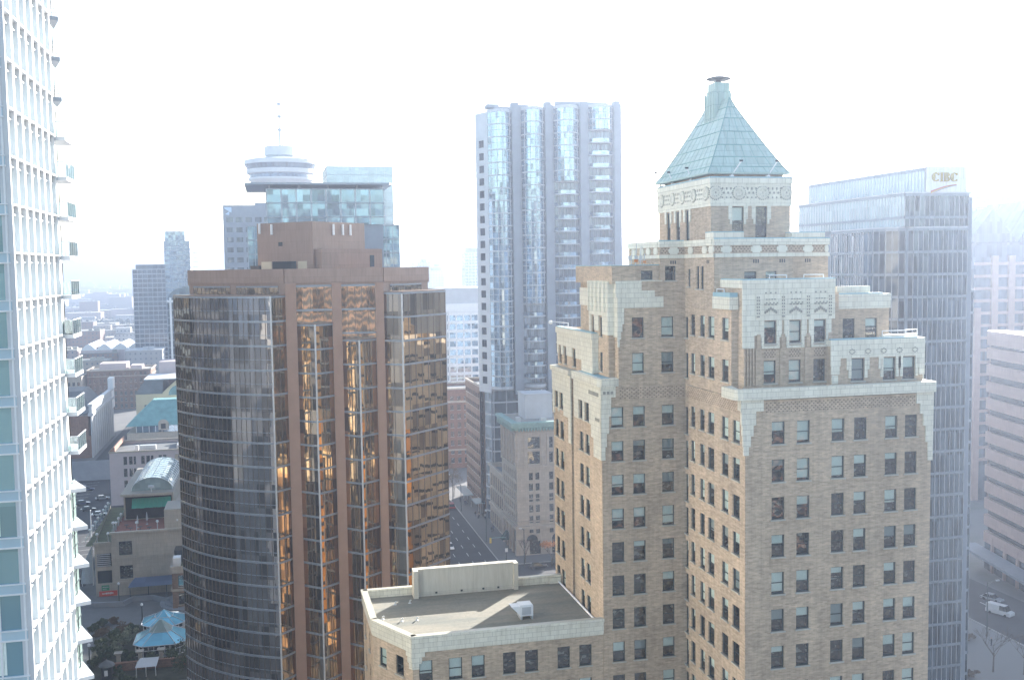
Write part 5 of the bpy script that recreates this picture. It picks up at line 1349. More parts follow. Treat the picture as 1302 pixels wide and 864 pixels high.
a = MB(); n = 10; a.poly([(-39.5 - 4.0 * math.cos(math.pi * k / n), 469.9, 21.5 + 4.2 * math.sin(math.pi * k / n)) for k in range(n + 1)][::-1]); a.build('arched_window', MT['navyglass'], yb)
a = MB(); a.box(-54, -40, 474, 499, 27.82, 28.3); a.build('white_ridge', MT['offwhite'], yb)
a = MB(); a.box(-50, -41, 500.2, 515, 0, 33.5); a.build('rear_wing', MT['pink'], yb)
# brown block with many windows
bb = street_block('brown_office_block', 'long brown stone office block with paired windows in the far left middle', 'building', -97.5, -64.5, 600, 625, 21.5, [(1.0 + k * 2.35 + (k // 2) * .55, 2.2 + k * 2.35 + (k // 2) * .55) for k in range(12)], [(2 + 3 * k, 3.6 + 3 * k) for k in range(7)], [.8 + 3.45 * k for k in range(6)], 2.1, MT['brick_brown'], [(21.2, 21.8, .5), (18.0, 18.4, .3)], 'roof_grey', .6, limit=72)
a = MB(); a.box(-92, -78, 608, 622, 20.9, 24.5); a.box(-76, -70, 610, 620, 20.9, 23); a.build('roof_plant', MT['pink'], bb)
street_block('grey_side_block', 'grey office block left of the long brown stone block', 'building', -116, -98.6, 590, 620, 19.5, [(1.0 + k * 2.35, 2.4 + k * 2.35) for k in range(7)], [], [1 + 3.4 * k for k in range(5)], 2.0, MT['greystone'], [(19.2, 19.7, .3)], limit=35)
# white columned railway hall, seen along its side
rh = thing('long_station_hall', 'long white stone and dark brick hall with a heavy cornice, far left beside the street', 'building', (-90, 480, 0))
a = MB(); a.prism([(-115, 446), (-71.7, 446), (-71.7, 506), (-115, 506)], 0, 9.0); a.build('wall', MT['brick_red'], rh)
a = MB()
for k in range(11): a.box(-71.7, -71.2, 446.5 + k * 5.5, 450 + k * 5.5, 0, 17)
a.box(-71.75, -71.3, 446, 506, 0, 17); a.box(-72.6, -70.6, 445.5, 506.5, 17, 18.2); a.box(-72.2, -71, 445.6, 506.4, 18.2, 21.0); a.box(-72.6, -70.8, 445.5, 506.5, 21, 21.8); a.build('white_side', MT['offwhite'], rh)
a = MB(); a.box(-114, -72.7, 446.5, 505, 9.01, 17.0); a.build('upper_wall', MT['brick_red'], rh)
a = MB(); a.box(-112, -74, 450, 503, 17.0, 17.4); a.frustum([(-110, 470), (-75, 470), (-75, 500), (-110, 500)], [(-104, 476), (-80, 476), (-80, 496), (-104, 496)], 17.41, 24); a.build('roof', MT['roof_dark'], rh)
a = MB(); a.box(-72.6, -70.4, 500.5, 507, 21.8, 26.8); a.box(-72, -70.9, 499.5, 508, 13, 21.8); a.build('end_pavilion', MT['white'], rh)
# elevated ramp / wall by the car park
rp = MB(); rp.box(-104, -56.5, 397, 399.4, 0, 6.2); rp.box(-104, -56.5, 396.8, 397.1, 6.2, 7.1)
rpo = rp.build('retaining_wall', MT['concrete'], None, (-80, 398, 0)); tag(rpo, 'long grey retaining wall across the far end of the car park', 'wall')
# brick corner bit hugging the bronze tower
bc = street_block('brick_corner_house', 'narrow brown brick house with stone trim at the foot of the bronze tower', 'building', -22.8, -14.5, 238, 248, 9.6, [(1.3, 3.4)], [(2, 3.6), (5.6, 7.2)], [5.0, 1.0], 2.6, MT['brick_brown'], [(8.2, 9.7, .3), (4.1, 4.6, .25)], 'lawn', .3)
a = MB(); a.box(-22.6, -21, 239, 241.5, 9.3, 11.3); a.box(-19.6, -18, 239, 241, 9.3, 11.6); a.build('roof_unit', MT['white'], bc)
a = MB(); a.box(-22.6, -17, 243, 247, 9.3, 12); a.build('roof_house', MT['darkglass'], bc)

# glass roofed garden pavilion
def pavilion(x0, x1, y0, y1, ze, zr, label, grp):
    t = thing('garden_pavilion', label, 'pavilion', ((x0 + x1) / 2, (y0 + y1) / 2, 0), grp)
    xm, ym = (x0 + x1) / 2, (y0 + y1) / 2; k = 1.5
    oc = lambda e: [(x0 + k - e * .4, y0 - e), (x1 - k + e * .4, y0 - e), (x1 + e, y0 + k - e * .4), (x1 + e, y1 - k + e * .4), (x1 - k + e * .4, y1 + e), (x0 + k - e * .4, y1 + e), (x0 - e, y1 - k + e * .4), (x0 - e, y0 + k - e * .4)]
    f = MB(); pl = oc(0)
    for i in range(8):
        a, b = pl[i], pl[(i + 1) % 8]; L = math.hypot(b[0] - a[0], b[1] - a[1]); n = max(1, round(L / .95))
        for q in range(n + 1): f.wbox(a, b, L * q / n - .07, L * q / n + .07, 0, ze, .08, .08)
        for z in (0.02, ze * .55, ze - .16): f.wbox(a, b, 0, L, z, z + .14, .06, .06)
    f.build('frame', MT['white'], t)
    g = MB(); 
    for i in range(8): g.poly([(*pl[i], 0.1), (*pl[(i + 1) % 8], .1), (*pl[(i + 1) % 8], ze), (*pl[i], ze)])
    g.build('glass_wall', MT['darkglass'], t)
    r = MB(); o = oc(.45); mid = [(xm + (p[0] - xm) * .42, ym + (p[1] - ym) * .42) for p in o]
    r.frustum(o, mid, ze, ze + (zr - ze) * .45); pk_ = MB(); pk_.frustum(mid, [(xm + (p[0] - xm) * .05, ym + (p[1] - ym) * .05) for p in o], ze + (zr - ze) * .45, zr)
    ro_ = r.build('glass_roof', MT['aqua_roof'], t); pk_.build('roof_peak', MT['peak'] if zr > 5.6 else MT['aqua_roof'], ro_)
    r = MB()
    for i in range(8):
        r.tube((*o[i], ze + .04), (*mid[i], ze + (zr - ze) * .45 + .04), .07, n=5); r.tube((*mid[i], ze + (zr - ze) * .45 + .04), (xm, ym, zr + .05), .07, n=5)
        r.tube((*mid[i], ze + (zr - ze) * .45 + .05), (*mid[(i + 1) % 8], ze + (zr - ze) * .45 + .05), .07, n=5); r.tube((*o[i], ze), (*o[(i + 1) % 8], ze), .09, n=5)
    r.build('roof_ribs', MT['offwhite'], ro_)
pavilion(-27.4, -18.4, 209, 218, 2.4, 6.0, 'white framed garden pavilion with a bright blue glass roof, the nearer one', 'garden pavilions')
pavilion(-27.2, -19.5, 220.5, 228, 2.4, 4.5, 'white framed garden pavilion with a bright blue glass roof, half hidden behind the nearer one', 'garden pavilions')
# garden wall with pillars
for i, x in enumerate((-30.0, -26.1, -22.2)):
    t = thing('garden_pillar', ('stone gate pillar with a flared cap on the garden wall, leftmost of three', 'stone gate pillar with a flared cap on the garden wall, middle of three', 'stone gate pillar with a flared cap on the garden wall, rightmost of three')[i], 'pillar', (x, 206, 0), 'pillars on the garden wall')
    a = MB(); a.box(x - .35, x + .35, 205.6, 206.3, 0, 2.2); a.build('shaft', MT['stone'], t)
    a = MB(); a.frustum([(x - .35, 205.6), (x + .35, 205.6), (x + .35, 206.3), (x - .35, 206.3)], [(x - .75, 205.2), (x + .75, 205.2), (x + .75, 206.7), (x - .75, 206.7)], 2.2, 2.7); a.build('cap', MT['stone'], t)
a = MB(); a.box(-31, -12, 203.2, 203.7, 0, 1.5); a.box(-31, -12, 203.1, 203.8, 1.5, 1.62); gw = a.build('garden_wall', MT['brick_red'], None, (-20, 203.5, 0)); tag(gw, 'low red brick garden wall below the pillars', 'wall')
t = thing('glass_shelter', 'small white glazed lean-to roof in front of the garden wall', 'shelter', (-24, 200, 0))
a = MB(); a.frustum([(-26.2, 199), (-22.4, 199), (-22.4, 202), (-26.2, 202)], [(-25.6, 201.8), (-22.2, 201.8), (-22.2, 202), (-25.6, 202)], 1.9, 2.6); a.build('roof', MT['offwhite'], t)
a = MB()
for x in (-26, -24.3, -22.6): a.tube((x, 199.2, 0), (x, 199.2, 1.95), .07, n=6)
a.build('posts', MT['white'], t)
t = thing('ticket_kiosk', 'dark round kiosk with a conical roof at the left of the garden wall', 'kiosk', (-31.3, 200.5, 0))
a = MB(); a.lathe([(1.1, 0), (1.1, 2.4)], -31.3, 200.5, 10); a.build('body', MT['darkmetal'], t)
a = MB(); a.lathe([(1.5, 2.4), (1.3, 2.7), (.3, 3.3), (.05, 3.5)], -31.3, 200.5, 10); a.build('roof', MT['roof_dark'], t)
a = MB(); a.box(-31.6, -31.0, 199.3, 199.45, .8, 1.8); a.build('white_poster', MT['white'], t)
# low plaza wall, steps, canopy frame
a = MB(); pl = [(-46, 246), (-40, 244.4), (-34, 243.6), (-32.5, 246.5), (-28, 246.6), (-24, 243)]
for p, q in zip(pl[:-1], pl[1:]): a.wbox(p, q, 0, math.hypot(q[0] - p[0], q[1] - p[1]), 0, 1.1, .25, .25)
pwl = a.build('plaza_wall', MT['concrete'], None, (-35, 245, 0)); tag(pwl, 'long grey concrete plaza wall that kinks below the club', 'wall')
a = MB()
for k in range(4):
    r0 = 6.6 - k * 1.1; n = 14
    pts = [(-19.5 - r0 * math.sin(math.pi * i / n), 243 - r0 * math.cos(math.pi * i / n)) for i in range(n + 1)]
    a.prism(pts, .006 + .28 * k, .28 * (k + 1))
stp = a.build('curved_steps', MT['concrete'], None, (-20, 243, 0)); tag(stp, 'curved concrete plaza steps by the brick corner house', 'steps')
t = thing('steel_canopy', 'dark blue steel canopy frame over the plaza below the club wall', 'canopy', (-28, 249, 0))
a = MB()
for x in (-33, -29, -25): a.tube((x, 248, 0), (x, 248, 3.0), .1, n=6)
a.build('posts', MT['frame'], t)
a = MB(); a.frustum([(-33.4, 247.4), (-22, 247.4), (-22, 250.8), (-33.4, 250.8)], [(-32.2, 250.6), (-22, 250.6), (-22, 250.8), (-32.2, 250.8)], 3.0, 4.3); a.build('roof', mat_curtain('dusky blue roof', (.12, .17, .28), .2, .4, 0, 0), t)
# ================================================================== ground, streets
def sheet(name, pl, z, mat, kind='structure'):
    m = MB(); m.poly([(p[0], p[1], z) for p in pl]); return tag(m.build(name, mat, None, (pl[0][0], pl[0][1], z)), kind=kind)
def rect(x0, x1, y0, y1): return [(x0, y0), (x1, y0), (x1, y1), (x0, y1)]
gm = NT('city ground'); a = gm.noise(gm.pos(), .02, 6, .7).outputs['Fac']
gm.setb(gm.ramp(a, [(.3, (.10, .10, .105)), (.55, (.17, .17, .17)), (.7, (.11, .12, .10))]), .95)
sheet('ground', rect(-9000, 9000, -3000, 11000), -.03, gm.mat)
sheet('road', rect(30, 54.9, 120, 900), .004, MT['asphalt'])
sheet('cross_road', rect(54.9, 160, 226, 251), .002, MT['asphalt'])
sheet('side_road', rect(141, 159, 120, 226), .003, MT['asphalt'])
sheet('car_park', rect(-84, -45, 262, 396.5), .002, MT['asphalt'])
sheet('station_road', rect(-69.5, -57.5, 399.5, 700), .004, MT['asphalt'])
sheet('plaza', rect(-60, -14, 150, 262), .0, MT['plaza'])
sheet('garden_bed', [(-38, 196), (-12, 196), (-12, 229), (-27, 230), (-33, 228), (-36.5, 222), (-35.5, 205)], .012, MT['soil'])
sheet('tower_forecourt', rect(113, 140.8, 120, 225.8), .0, MT['paving'])
pv = MB(); pv.box(55.2, 62, 251.3, 900, 0, .13); pv.box(62, 140, 251.3, 258, 0, .128); tag(pv.build('pavement', MT['paving'], None, (58, 300, 0)), kind='structure')
kb = MB(); kb.box(54.9, 55.19, 251.3, 900, 0, .14); kb.box(55.2, 140, 251.0, 251.29, 0, .14); kb.box(140.7, 140.98, 120, 225.8, 0, .14); tag(kb.build('kerb', MT['kerb'], None, (55, 300, 0)), kind='structure')
mk = MB()
for x in (38.5, 41.8, 45.0, 48.55, 51.8):
    for y in range(150, 620, 8):
        if x in (41.8,): continue
        mk.poly([(x - .07, y, .009), (x + .07, y, .009), (x + .07, y + 3, .009), (x - .07, y + 3, .009)])
for x in (41.6, 42.0): mk.poly([(x - .06, 150, .009), (x + .06, 150, .009), (x + .06, 620, .009), (x - .06, 620, .009)])
mk.poly([(43, 252.5, .009), (54.5, 252.5, .009), (54.5, 253.0, .009), (43, 253.0, .009)])
for k in range(14): mk.poly([(33 + k * 1.6, 246, .0092), (33.7 + k * 1.6, 246, .0092), (33.7 + k * 1.6, 250, .0092), (33 + k * 1.6, 250, .0092)])
for k in range(26):
    for xa, xb in ((-83, -78), (-71, -66), (-66, -61), (-53, -48)): 
        y = 266 + k * 5.0; mk.poly([(xa, y, .007), (xb, y + 1.2, .007), (xb, y + 1.36, .007), (xa, y + .16, .007)])
for y in range(122, 224, 7): mk.poly([(149.9, y, .008), (150.1, y, .008), (150.1, y + 3, .008), (149.9, y + 3, .008)])
tag(mk.build('road_markings', MT['paint'], None, (40, 200, .01)), kind='structure')

# ------------------------------------------------------------------ vehicles
def car(x, y, rz, paint, label, kind='sedan', group=None):
    L, Wd, Hh = {'sedan': (4.6, 1.8, 1.45), 'van': (5.4, 2.0, 2.2), 'suv': (4.7, 1.9, 1.75)}[kind]
    t = thing('parked_car' if kind != 'van' else 'van', label, 'car' if kind != 'van' else 'van', (x, y, .02), group, rz)
    WORLD_AT[t.name] = Vector((0, 0, 0))
    hb = Hh * (.52 if kind != 'van' else .55)
    prof = [(-L/2, .35), (-L/2, hb * .9), (-L/2 + .25, hb), (L/2 - .9, hb), (L/2 - .12, hb * .82), (L/2, hb * .6), (L/2, .32)]
    b = MB(); n = len(prof); w = Wd / 2
    vs = [(p[0], -w, p[1]) for p in prof] + [(p[0], w, p[1]) for p in prof]
    b.mesh(vs, [[i, (i + 1) % n, n + (i + 1) % n, n + i] for i in range(n)] + [list(range(n))[::-1], list(range(n, 2 * n))])
    b.build('body', paint, t)
    if kind == 'sedan': ca = [(-L/2 + .45, hb), (-L/2 + 1.1, Hh), (L/2 - 1.95, Hh), (L/2 - 1.2, hb)]
    elif kind == 'suv': ca = [(-L/2 + .1, hb), (-L/2 + .35, Hh), (L/2 - 1.75, Hh), (L/2 - 1.1, hb)]
    else: ca = [(-L/2 + .06, hb), (-L/2 + .15, Hh), (L/2 - 1.35, Hh), (L/2 - .7, hb)]
    wi = w - .1; wt = w - .25
    g = MB(); vs = [(ca[0][0], -wi, hb), (ca[3][0], -wi, hb), (ca[3][0], wi, hb), (ca[0][0], wi, hb), (ca[1][0], -wt, Hh - .06), (ca[2][0], -wt, Hh - .06), (ca[2][0], wt, Hh - .06), (ca[1][0], wt, Hh - .06)]
    g.mesh(vs, [[0, 1, 5, 4], [1, 2, 6, 5], [2, 3, 7, 6], [3, 0, 4, 7]]); g.build('windows', MT['carglass'] if kind != 'van' else MT['carglass'], t)
    r = MB(); r.box(ca[1][0], ca[2][0], -wt, wt, Hh - .06, Hh); 
    for px_ in (-.15,): r.box(px_ - .05, px_ + .05, -wt - .08, -wt - .01, hb, Hh - .06); r.box(px_ - .05, px_ + .05, wt + .01, wt + .08, hb, Hh - .06)
    if kind == 'van': r.box(ca[0][0] + .05, .3, -wi - .0, wi, hb + .0, Hh - .05)
    r.build('roof', paint, t)
    for sx in (-1, 1):
        for sy in (-1, 1):
            q = MB(); q.tube((sx * L * .31, sy * (w - .18), .32), (sx * L * .31, sy * (w + .02), .32), .32, n=12); q.build('wheel', MT['rubber'], t)
    for sy in (-1, 1):
        q = MB(); q.box(L/2 - .06, L/2 + .02, sy * w * .75 - .2, sy * w * .75 + .2, hb * .55, hb * .78); q.build('headlight', MT['white'], t)
    return t
P_ = {k: mat_car(k + ' car paint', c) for k, c in dict(red=(.35, .03, .03), black=(.015, .016, .018), white=(.7, .7, .7), silver=(.35, .36, .38), blue=(.03, .05, .14), yellow=(.5, .33, .05)).items()}
car(53.4, 316.5, R(90), P_['red'], 'red car at the kerb of the street beyond the bronze tower', 'suv')
car(45.0, 270.5, R(-90), P_['white'], 'white car on the street half hidden by the bronze tower')
car(63.2, 246.6, R(0), P_['black'], 'black car in front of the stone bank, the nearer to its corner')
car(69.5, 248.2, R(0), P_['black'], 'black car in front of the stone bank, further right of the other', 'suv')
car(148.6, 186.8, R(-68), P_['white'], 'white van parked in the hazy street at the lower right', 'van')
car(153.2, 195.2, R(-68), P_['silver'], 'pale car parked behind the white van at the lower right')
lot = [(-66.5, 384, 'silver', 'silver car in the car park below the retaining wall'), (-66.9, 376, 'white', 'white car in the car park, near the back left'), (-63.0, 378.5, 'blue', 'blue car in the car park, beside a white one near the back'),
       (-72.5, 366, 'silver', 'silver car in the car park beside the condominium balconies'), (-63.5, 341, 'yellow', 'yellow car with dark roof in the middle of the car park'), (-68.5, 352, 'black', 'black car in the middle rows of the car park'),
       (-57.5, 346, 'black', 'black car in the car park on the pink block side'), (-64.5, 332, 'black', 'black car in the car park, row next to the yellow car'), (-55.6, 362, 'silver', 'silver car close to the pink block corner'),
       (-56.5, 294, 'blue', 'dark blue car at the near end of the car park, behind the flagpole'), (-53.0, 338, 'white', 'white car in the right hand row of the car park'), (-60.8, 356, 'blue', 'blue car in the centre of the car park')]
for x, y, p, lb in lot: car(x, y, R(10), P_[p], lb, 'sedan', 'cars in the open car park')
for i in range(9):
    x, y = -47.6 - (i % 3) * 2.6, 252.5 + (i // 3) * 6.0
    car(x, y, R(80), P_[('black', 'blue', 'black')[i % 3]], 'dark car in the tight cluster between the condominium tower and the sail screen', 'sedan', 'cars clustered behind the sail screen')

# ------------------------------------------------------------------ lamps, signals, poles
def lamp(x, y, h, label, arm=(0, 0), cat='street lamp', signal=False):
    t = thing('street_lamp' if not signal else 'traffic_signal', label, cat, (x, y, 0))
    p = MB(); p.tube((x, y, 0), (x, y, h), .14, .09, n=8); p.tube((x, y, 0), (x, y, .6), .2, n=8); p.build('pole', MT['frame'], t)
    if arm != (0, 0):
        a = MB(); pr = None
        for k in range(7):
            f = k / 6; q = (x + arm[0] * f, y + arm[1] * f, h - .3 + .5 * math.sin(f * math.pi / 2))
            if pr: a.tube(pr, q, .07, n=6)
            pr = q
        a.build('arm', MT['verdigris'] if signal else MT['frame'], t)
        hd = MB()
        if signal:
            hd.box(pr[0] - .22, pr[0] + .22, pr[1] - .2, pr[1] + .2, pr[2] - 1.2, pr[2] + .1); hd.build('signal_head', mat_plain('signal yellow', (.5, .36, .05), .6), t)
            hd = MB(); hd.box(x - .35, x + .35, y - .3, y - .16, h * .38, h * .38 + .95); hd.build('white_sign', MT['white'], t)
        else:
            hd.box(pr[0] - .4, pr[0] + .4, pr[1] - .2, pr[1] + .2, pr[2] - .12, pr[2] + .08); hd.build('lamp_head', MT['metal'], t)
    else:
        hd = MB(); hd.lathe([(.1, h), (.28, h + .12), (.3, h + .4), (.12, h + .6)], x, y, 10); hd.build('lamp_head', MT['white'], t)
    return t
lamp(57.0, 254.8, 6.4, 'green armed traffic signal at the street corner by the stone bank', (-4.4, -1.5), 'traffic signal', True)
lamp(60.2, 248.6, 9.6, 'tall dark street lamp in front of the stone bank', (-.9, 0))
lamp(55.8, 274.0, 8.5, 'slim dark street lamp on the kerb beside the glass base of the curved bay tower', (0, 0))
lamp(55.6, 311, 8.5, 'slim dark street lamp further up the kerb beside the red car', (-1.2, 0))
lamp(55.6, 326, 8.5, 'slim dark street lamp farthest up the kerb', (-1.2, 0))
lamp(-34.2, 200.3, 6.3, 'white lamp post at the garden edge beside the condominium tower')
lamp(-28.6, 231.8, 3.4, 'short dark lamp post on the plaza behind the garden pavilions')
lamp(-35.2, 246.2, 4.2, 'lamp post against the plaza wall below the club')
lamp(137.5, 176.5, 11, 'tall thin street lamp in front of the white van', (2.2, 0))
lamp(139.5, 193, 12, 'tall thin street lamp by the pink banded block', (2.2, 0))
t = thing('flagpole', 'white flagpole standing behind the sail screen', 'flagpole', (-50, 304, 0)); a = MB(); a.tube((-50, 304, 0), (-50, 304, 9), .16, .1, n=8); a.build('pole', MT['white'], t)
a = MB(); a.lathe([(.05, 9), (.18, 9.15), (.05, 9.3)], -50, 304, 8); a.build('finial', MT['metal'], t)
for (x, y, L_, lb) in ((58.6, 322, 14, 'long pale glass pavement canopy farther up the street'), (59.8, 306.5, 7, 'short pale glass pavement canopy nearer the street corner')):
    t = thing('pavement_canopy', lb, 'canopy', (x, y, 0)); a = MB(); a.box(x - 1.3, x + 1.7, y - L_ / 2, y + L_ / 2, 3.9, 4.15); a.build('roof', MT['frost'], t)
    a = MB()
    for q in (-.45, 0, .45): a.tube((x + 1, y + q * L_, 0), (x + 1, y + q * L_, 3.9), .08, n=6)
    a.build('posts', MT['metal'], t)

# ------------------------------------------------------------------ people (skinned figures, one mesh each)
def figure(pose):
    J = {'pel': (0, 0, .95), 'che': (0, .02, 1.32), 'nec': (0, .03, 1.5), 'hea': (0, .06, 1.64), 'top': (0, .05, 1.76)}
    E_ = [('pel', 'che'), ('che', 'nec'), ('nec', 'hea'), ('hea', 'top')]; Rd = {'pel': .15, 'che': .17, 'nec': .065, 'hea': .10, 'top': .07}
    for s, sd in ((-1, 'l'), (1, 'r')):
        st = .24 * s * pose
        J.update({'hip' + sd: (.1 * s, 0, .9), 'kne' + sd: (.11 * s, st * .6 + .04, .5), 'ank' + sd: (.11 * s, st - .02, .09), 'toe' + sd: (.12 * s, st + .16, .04),
                  'sho' + sd: (.2 * s, .02, 1.43), 'elb' + sd: (.26 * s, -st * .5, 1.14), 'wri' + sd: (.25 * s, -st * .8 + .1, .9), 'han' + sd: (.25 * s, -st * .8 + .14, .8)})
        E_ += [('pel', 'hip' + sd), ('hip' + sd, 'kne' + sd), ('kne' + sd, 'ank' + sd), ('ank' + sd, 'toe' + sd), ('che', 'sho' + sd), ('sho' + sd, 'elb' + sd), ('elb' + sd, 'wri' + sd), ('wri' + sd, 'han' + sd)]
        Rd.update({'hip' + sd: .11, 'kne' + sd: .07, 'ank' + sd: .05, 'toe' + sd: .045, 'sho' + sd: .075, 'elb' + sd: .055, 'wri' + sd: .04, 'han' + sd: .04})
    ks = list(J); me = bpy.data.meshes.new('figure'); me.from_pydata([J[k] for k in ks], [(ks.index(a), ks.index(b)) for a, b in E_], [])
    o = bpy.data.objects.new('figure', me); COL.objects.link(o)
    o.modifiers.new('s', 'SKIN'); o.modifiers.new('d', 'SUBSURF').render_levels = 1
    o.modifiers['d'].levels = 1
    for i, k in enumerate(ks): me.skin_vertices[0].data[i].radius = (Rd[k], Rd[k])
    me.skin_vertices[0].data[0].use_root = True
    dg = bpy.context.evaluated_depsgraph_get(); dg.update()
    m2 = bpy.data.meshes.new_from_object(o.evaluated_get(dg)); bpy.data.objects.remove(o)
    return m2
FIG = [figure(1.0), figure(.25)]
CL = {k: mat_plain(k + ' cloth', c, .9) for k, c in dict(black=(.02, .02, .025), navy=(.03, .04, .09), grey=(.16, .16, .17), beige=(.38, .31, .23), red=(.3, .04, .04), white=(.6, .6, .6)).items()}
SKIN = mat_plain('skin', (.48, .30, .22), .6, .05); HAIR = mat_plain('dark hair', (.03, .02, .015), .7)
def person(x, y, rz, coat, legs, label, k=0, group=None):
    me = FIG[k].copy(); me.materials.clear()
    for m in (SKIN, CL[coat], CL[legs], HAIR): me.materials.append(m)
    for p in me.polygons:
        c = p.center; p.material_index = 2 if c.z < .88 and abs(c.x) < .21 else (1 if c.z < 1.5 and c.z > .84 else (3 if c.z > 1.68 or (c.z > 1.55 and c.y < .02) else 0))
    o = bpy.data.objects.new('person', me); COL.objects.link(o); o.location = (x, y, .13); o.rotation_euler = (0, 0, rz); tag(o, label, 'person', group)
for a in ((57.4, 322.8, .2, 'black', 'black', 'walker in black on the pavement below the far canopy', 0), (58.2, 318.6, 3.2, 'navy', 'black', 'walker in navy coat on the pavement near the red car', 0), (58.9, 319.6, .1, 'grey', 'navy', 'walker in grey beside the one in navy near the red car', 1),
          (58.4, 302.8, .3, 'black', 'navy', 'person in black leading the small group on the pavement', 0), (59.2, 301.2, .1, 'beige', 'black', 'person in beige coat within the small group on the pavement', 1), (58.7, 300.0, 3.0, 'grey', 'black', 'person in grey at the near side of the small group on the pavement', 0), (60.6, 299, .4, 'white', 'navy', 'person in white top by the shopfronts beside the small group', 1),
          (59.3, 283.4, .2, 'black', 'grey', 'person in black walking alone by the glass base', 0), (60.0, 284.6, 3.1, 'navy', 'black', 'person in navy passing the lone walker by the glass base', 0), (134.6, 171.4, 1.0, 'black', 'black', 'person in dark clothes standing on the hazy forecourt at lower right', 1)):
    person(*a)

# ------------------------------------------------------------------ planting
def leaves(mb, c, rad, n, size, seed):
    rg = random.Random(seed)
    clumps = []
    for i in range(max(5, n // 60)):
        u = rg.uniform(-1, 1); t = rg.uniform(0, 6.283); r = rg.uniform(.35, .95)
        s = math.sqrt(1 - u * u); clumps.append((c[0] + rad[0] * r * s * math.cos(t), c[1] + rad[1] * r * s * math.sin(t), c[2] + rad[2] * r * u, rg.uniform(.25, .5)))
    for i in range(n):
        q = rg.choice(clumps); d = Vector((rg.gauss(0, 1), rg.gauss(0, 1), rg.gauss(0, 1))).normalized() * (q[3] * rg.uniform(.5, 1))
        p = Vector((q[0] + d.x * rad[0], q[1] + d.y * rad[1], max(.03, q[2] + d.z * rad[2])))
        a = Vector((rg.gauss(0, 1), rg.gauss(0, 1), rg.gauss(0, 1))).normalized(); b = a.orthogonal().normalized(); s = size * rg.uniform(.6, 1.3)
        mb.poly([p - a * s, p + b * s * .6, p + a * s, p - b * s * .6])
def shrub(x, y, r, h, label, mat='leaf', n=420, size=.16, seed=1, group=None):
    t = thing('shrub', label, 'shrub', (x, y, 0), group)
    f = MB(); leaves(f, (x, y, h * .55), (r, r, h * .5), n, size, seed); f.build('foliage', MT[mat], t)
    s = MB()
    for k in range(4): s.tube((x, y, 0), (x + r * .4 * math.cos(k * 1.6), y + r * .4 * math.sin(k * 1.6), h * .55), .06, .03, n=5)
    s.build('stem', MT['bark'], t)
sp = [(-33.9, 214, 1.6, 2.2, 'leaf', 'dark evergreen shrub at the garden corner nearest the condominium tower'), (-32.9, 210.4, 1.4, 2.0, 'leaf', 'dark evergreen shrub second from the condominium tower'), (-34.2, 207, 1.3, 1.8, 'leaf', 'dark shrub at the front left of the garden'), (-31.4, 213.4, 1.1, 1.7, 'leaf_pale', 'silvery shrub left of the nearer pavilion'), (-30.6, 217.0, 1.2, 1.9, 'leaf_pale', 'silvery shrub behind another beside the nearer pavilion'),
      (-29.9, 221, 1.3, 2.0, 'leaf_pale', 'silvery shrub beside the farther pavilion'), (-32.6, 218.8, 1.5, 2.4, 'leaf', 'dark tall shrub at the left edge of the garden'), (-29.2, 224.2, 1.2, 2.1, 'leaf', 'dark shrub just left of the farther pavilion roof'), (-31.6, 226.0, 1.6, 1.5, 'leaf_brown', 'brown leafless shrub at the plaza edge of the garden'), (-35.5, 225.0, 1.7, 1.2, 'leaf_brown', 'low brown shrub bed on the plaza beside the garden'), (-38.2, 228.5, .9, 1.0, 'leaf', 'single round shrub on the plaza, left one'), (-36.8, 231.5, .9, 1.0, 'leaf', 'single round shrub on the plaza, middle one'), (-34.2, 231.5, 1.1, 1.2, 'leaf_brown', 'round brownish shrub on the plaza, right one'),
      (-18.0, 200.5, 2.6, 4.2, 'leaf', 'big dark evergreen bush at the lower right of the garden'), (-30.2, 201.2, 1.2, 1.8, 'leaf', 'dark bush beside the round kiosk'), (-29.4, 209.3, 1.0, 1.4, 'leaf', 'dark shrub tucked behind the left stone pillar'), (-27.9, 207.6, .9, 1.5, 'leaf', 'hedge shrub between the left pillars, left one'), (-24.1, 207.3, 1.2, 1.5, 'leaf', 'hedge shrub between the middle pillars'), (-20.2, 207.3, 1.3, 1.6, 'leaf', 'hedge shrub right of the right pillar'),
      (-28.0, 196.5, 1.6, 1.6, 'leaf', 'dark bush in front of the brick garden wall'),
      (133.5, 181, 2.0, 1.4, 'leaf_brown', 'low dark hedge on the hazy forecourt, the farther one'), (131.5, 176, 2.2, 1.3, 'leaf_brown', 'low dark hedge on the hazy forecourt, the nearer one'), (120.5, 160, 1.6, 1.4, 'leaf_brown', 'hedge at the foot of the stepped glass tower')]
for i, (x, y, r, h, m, lb) in enumerate(sp): shrub(x, y, r * 1.3, h * 1.2, lb, m, 750, .2, 11 + i)
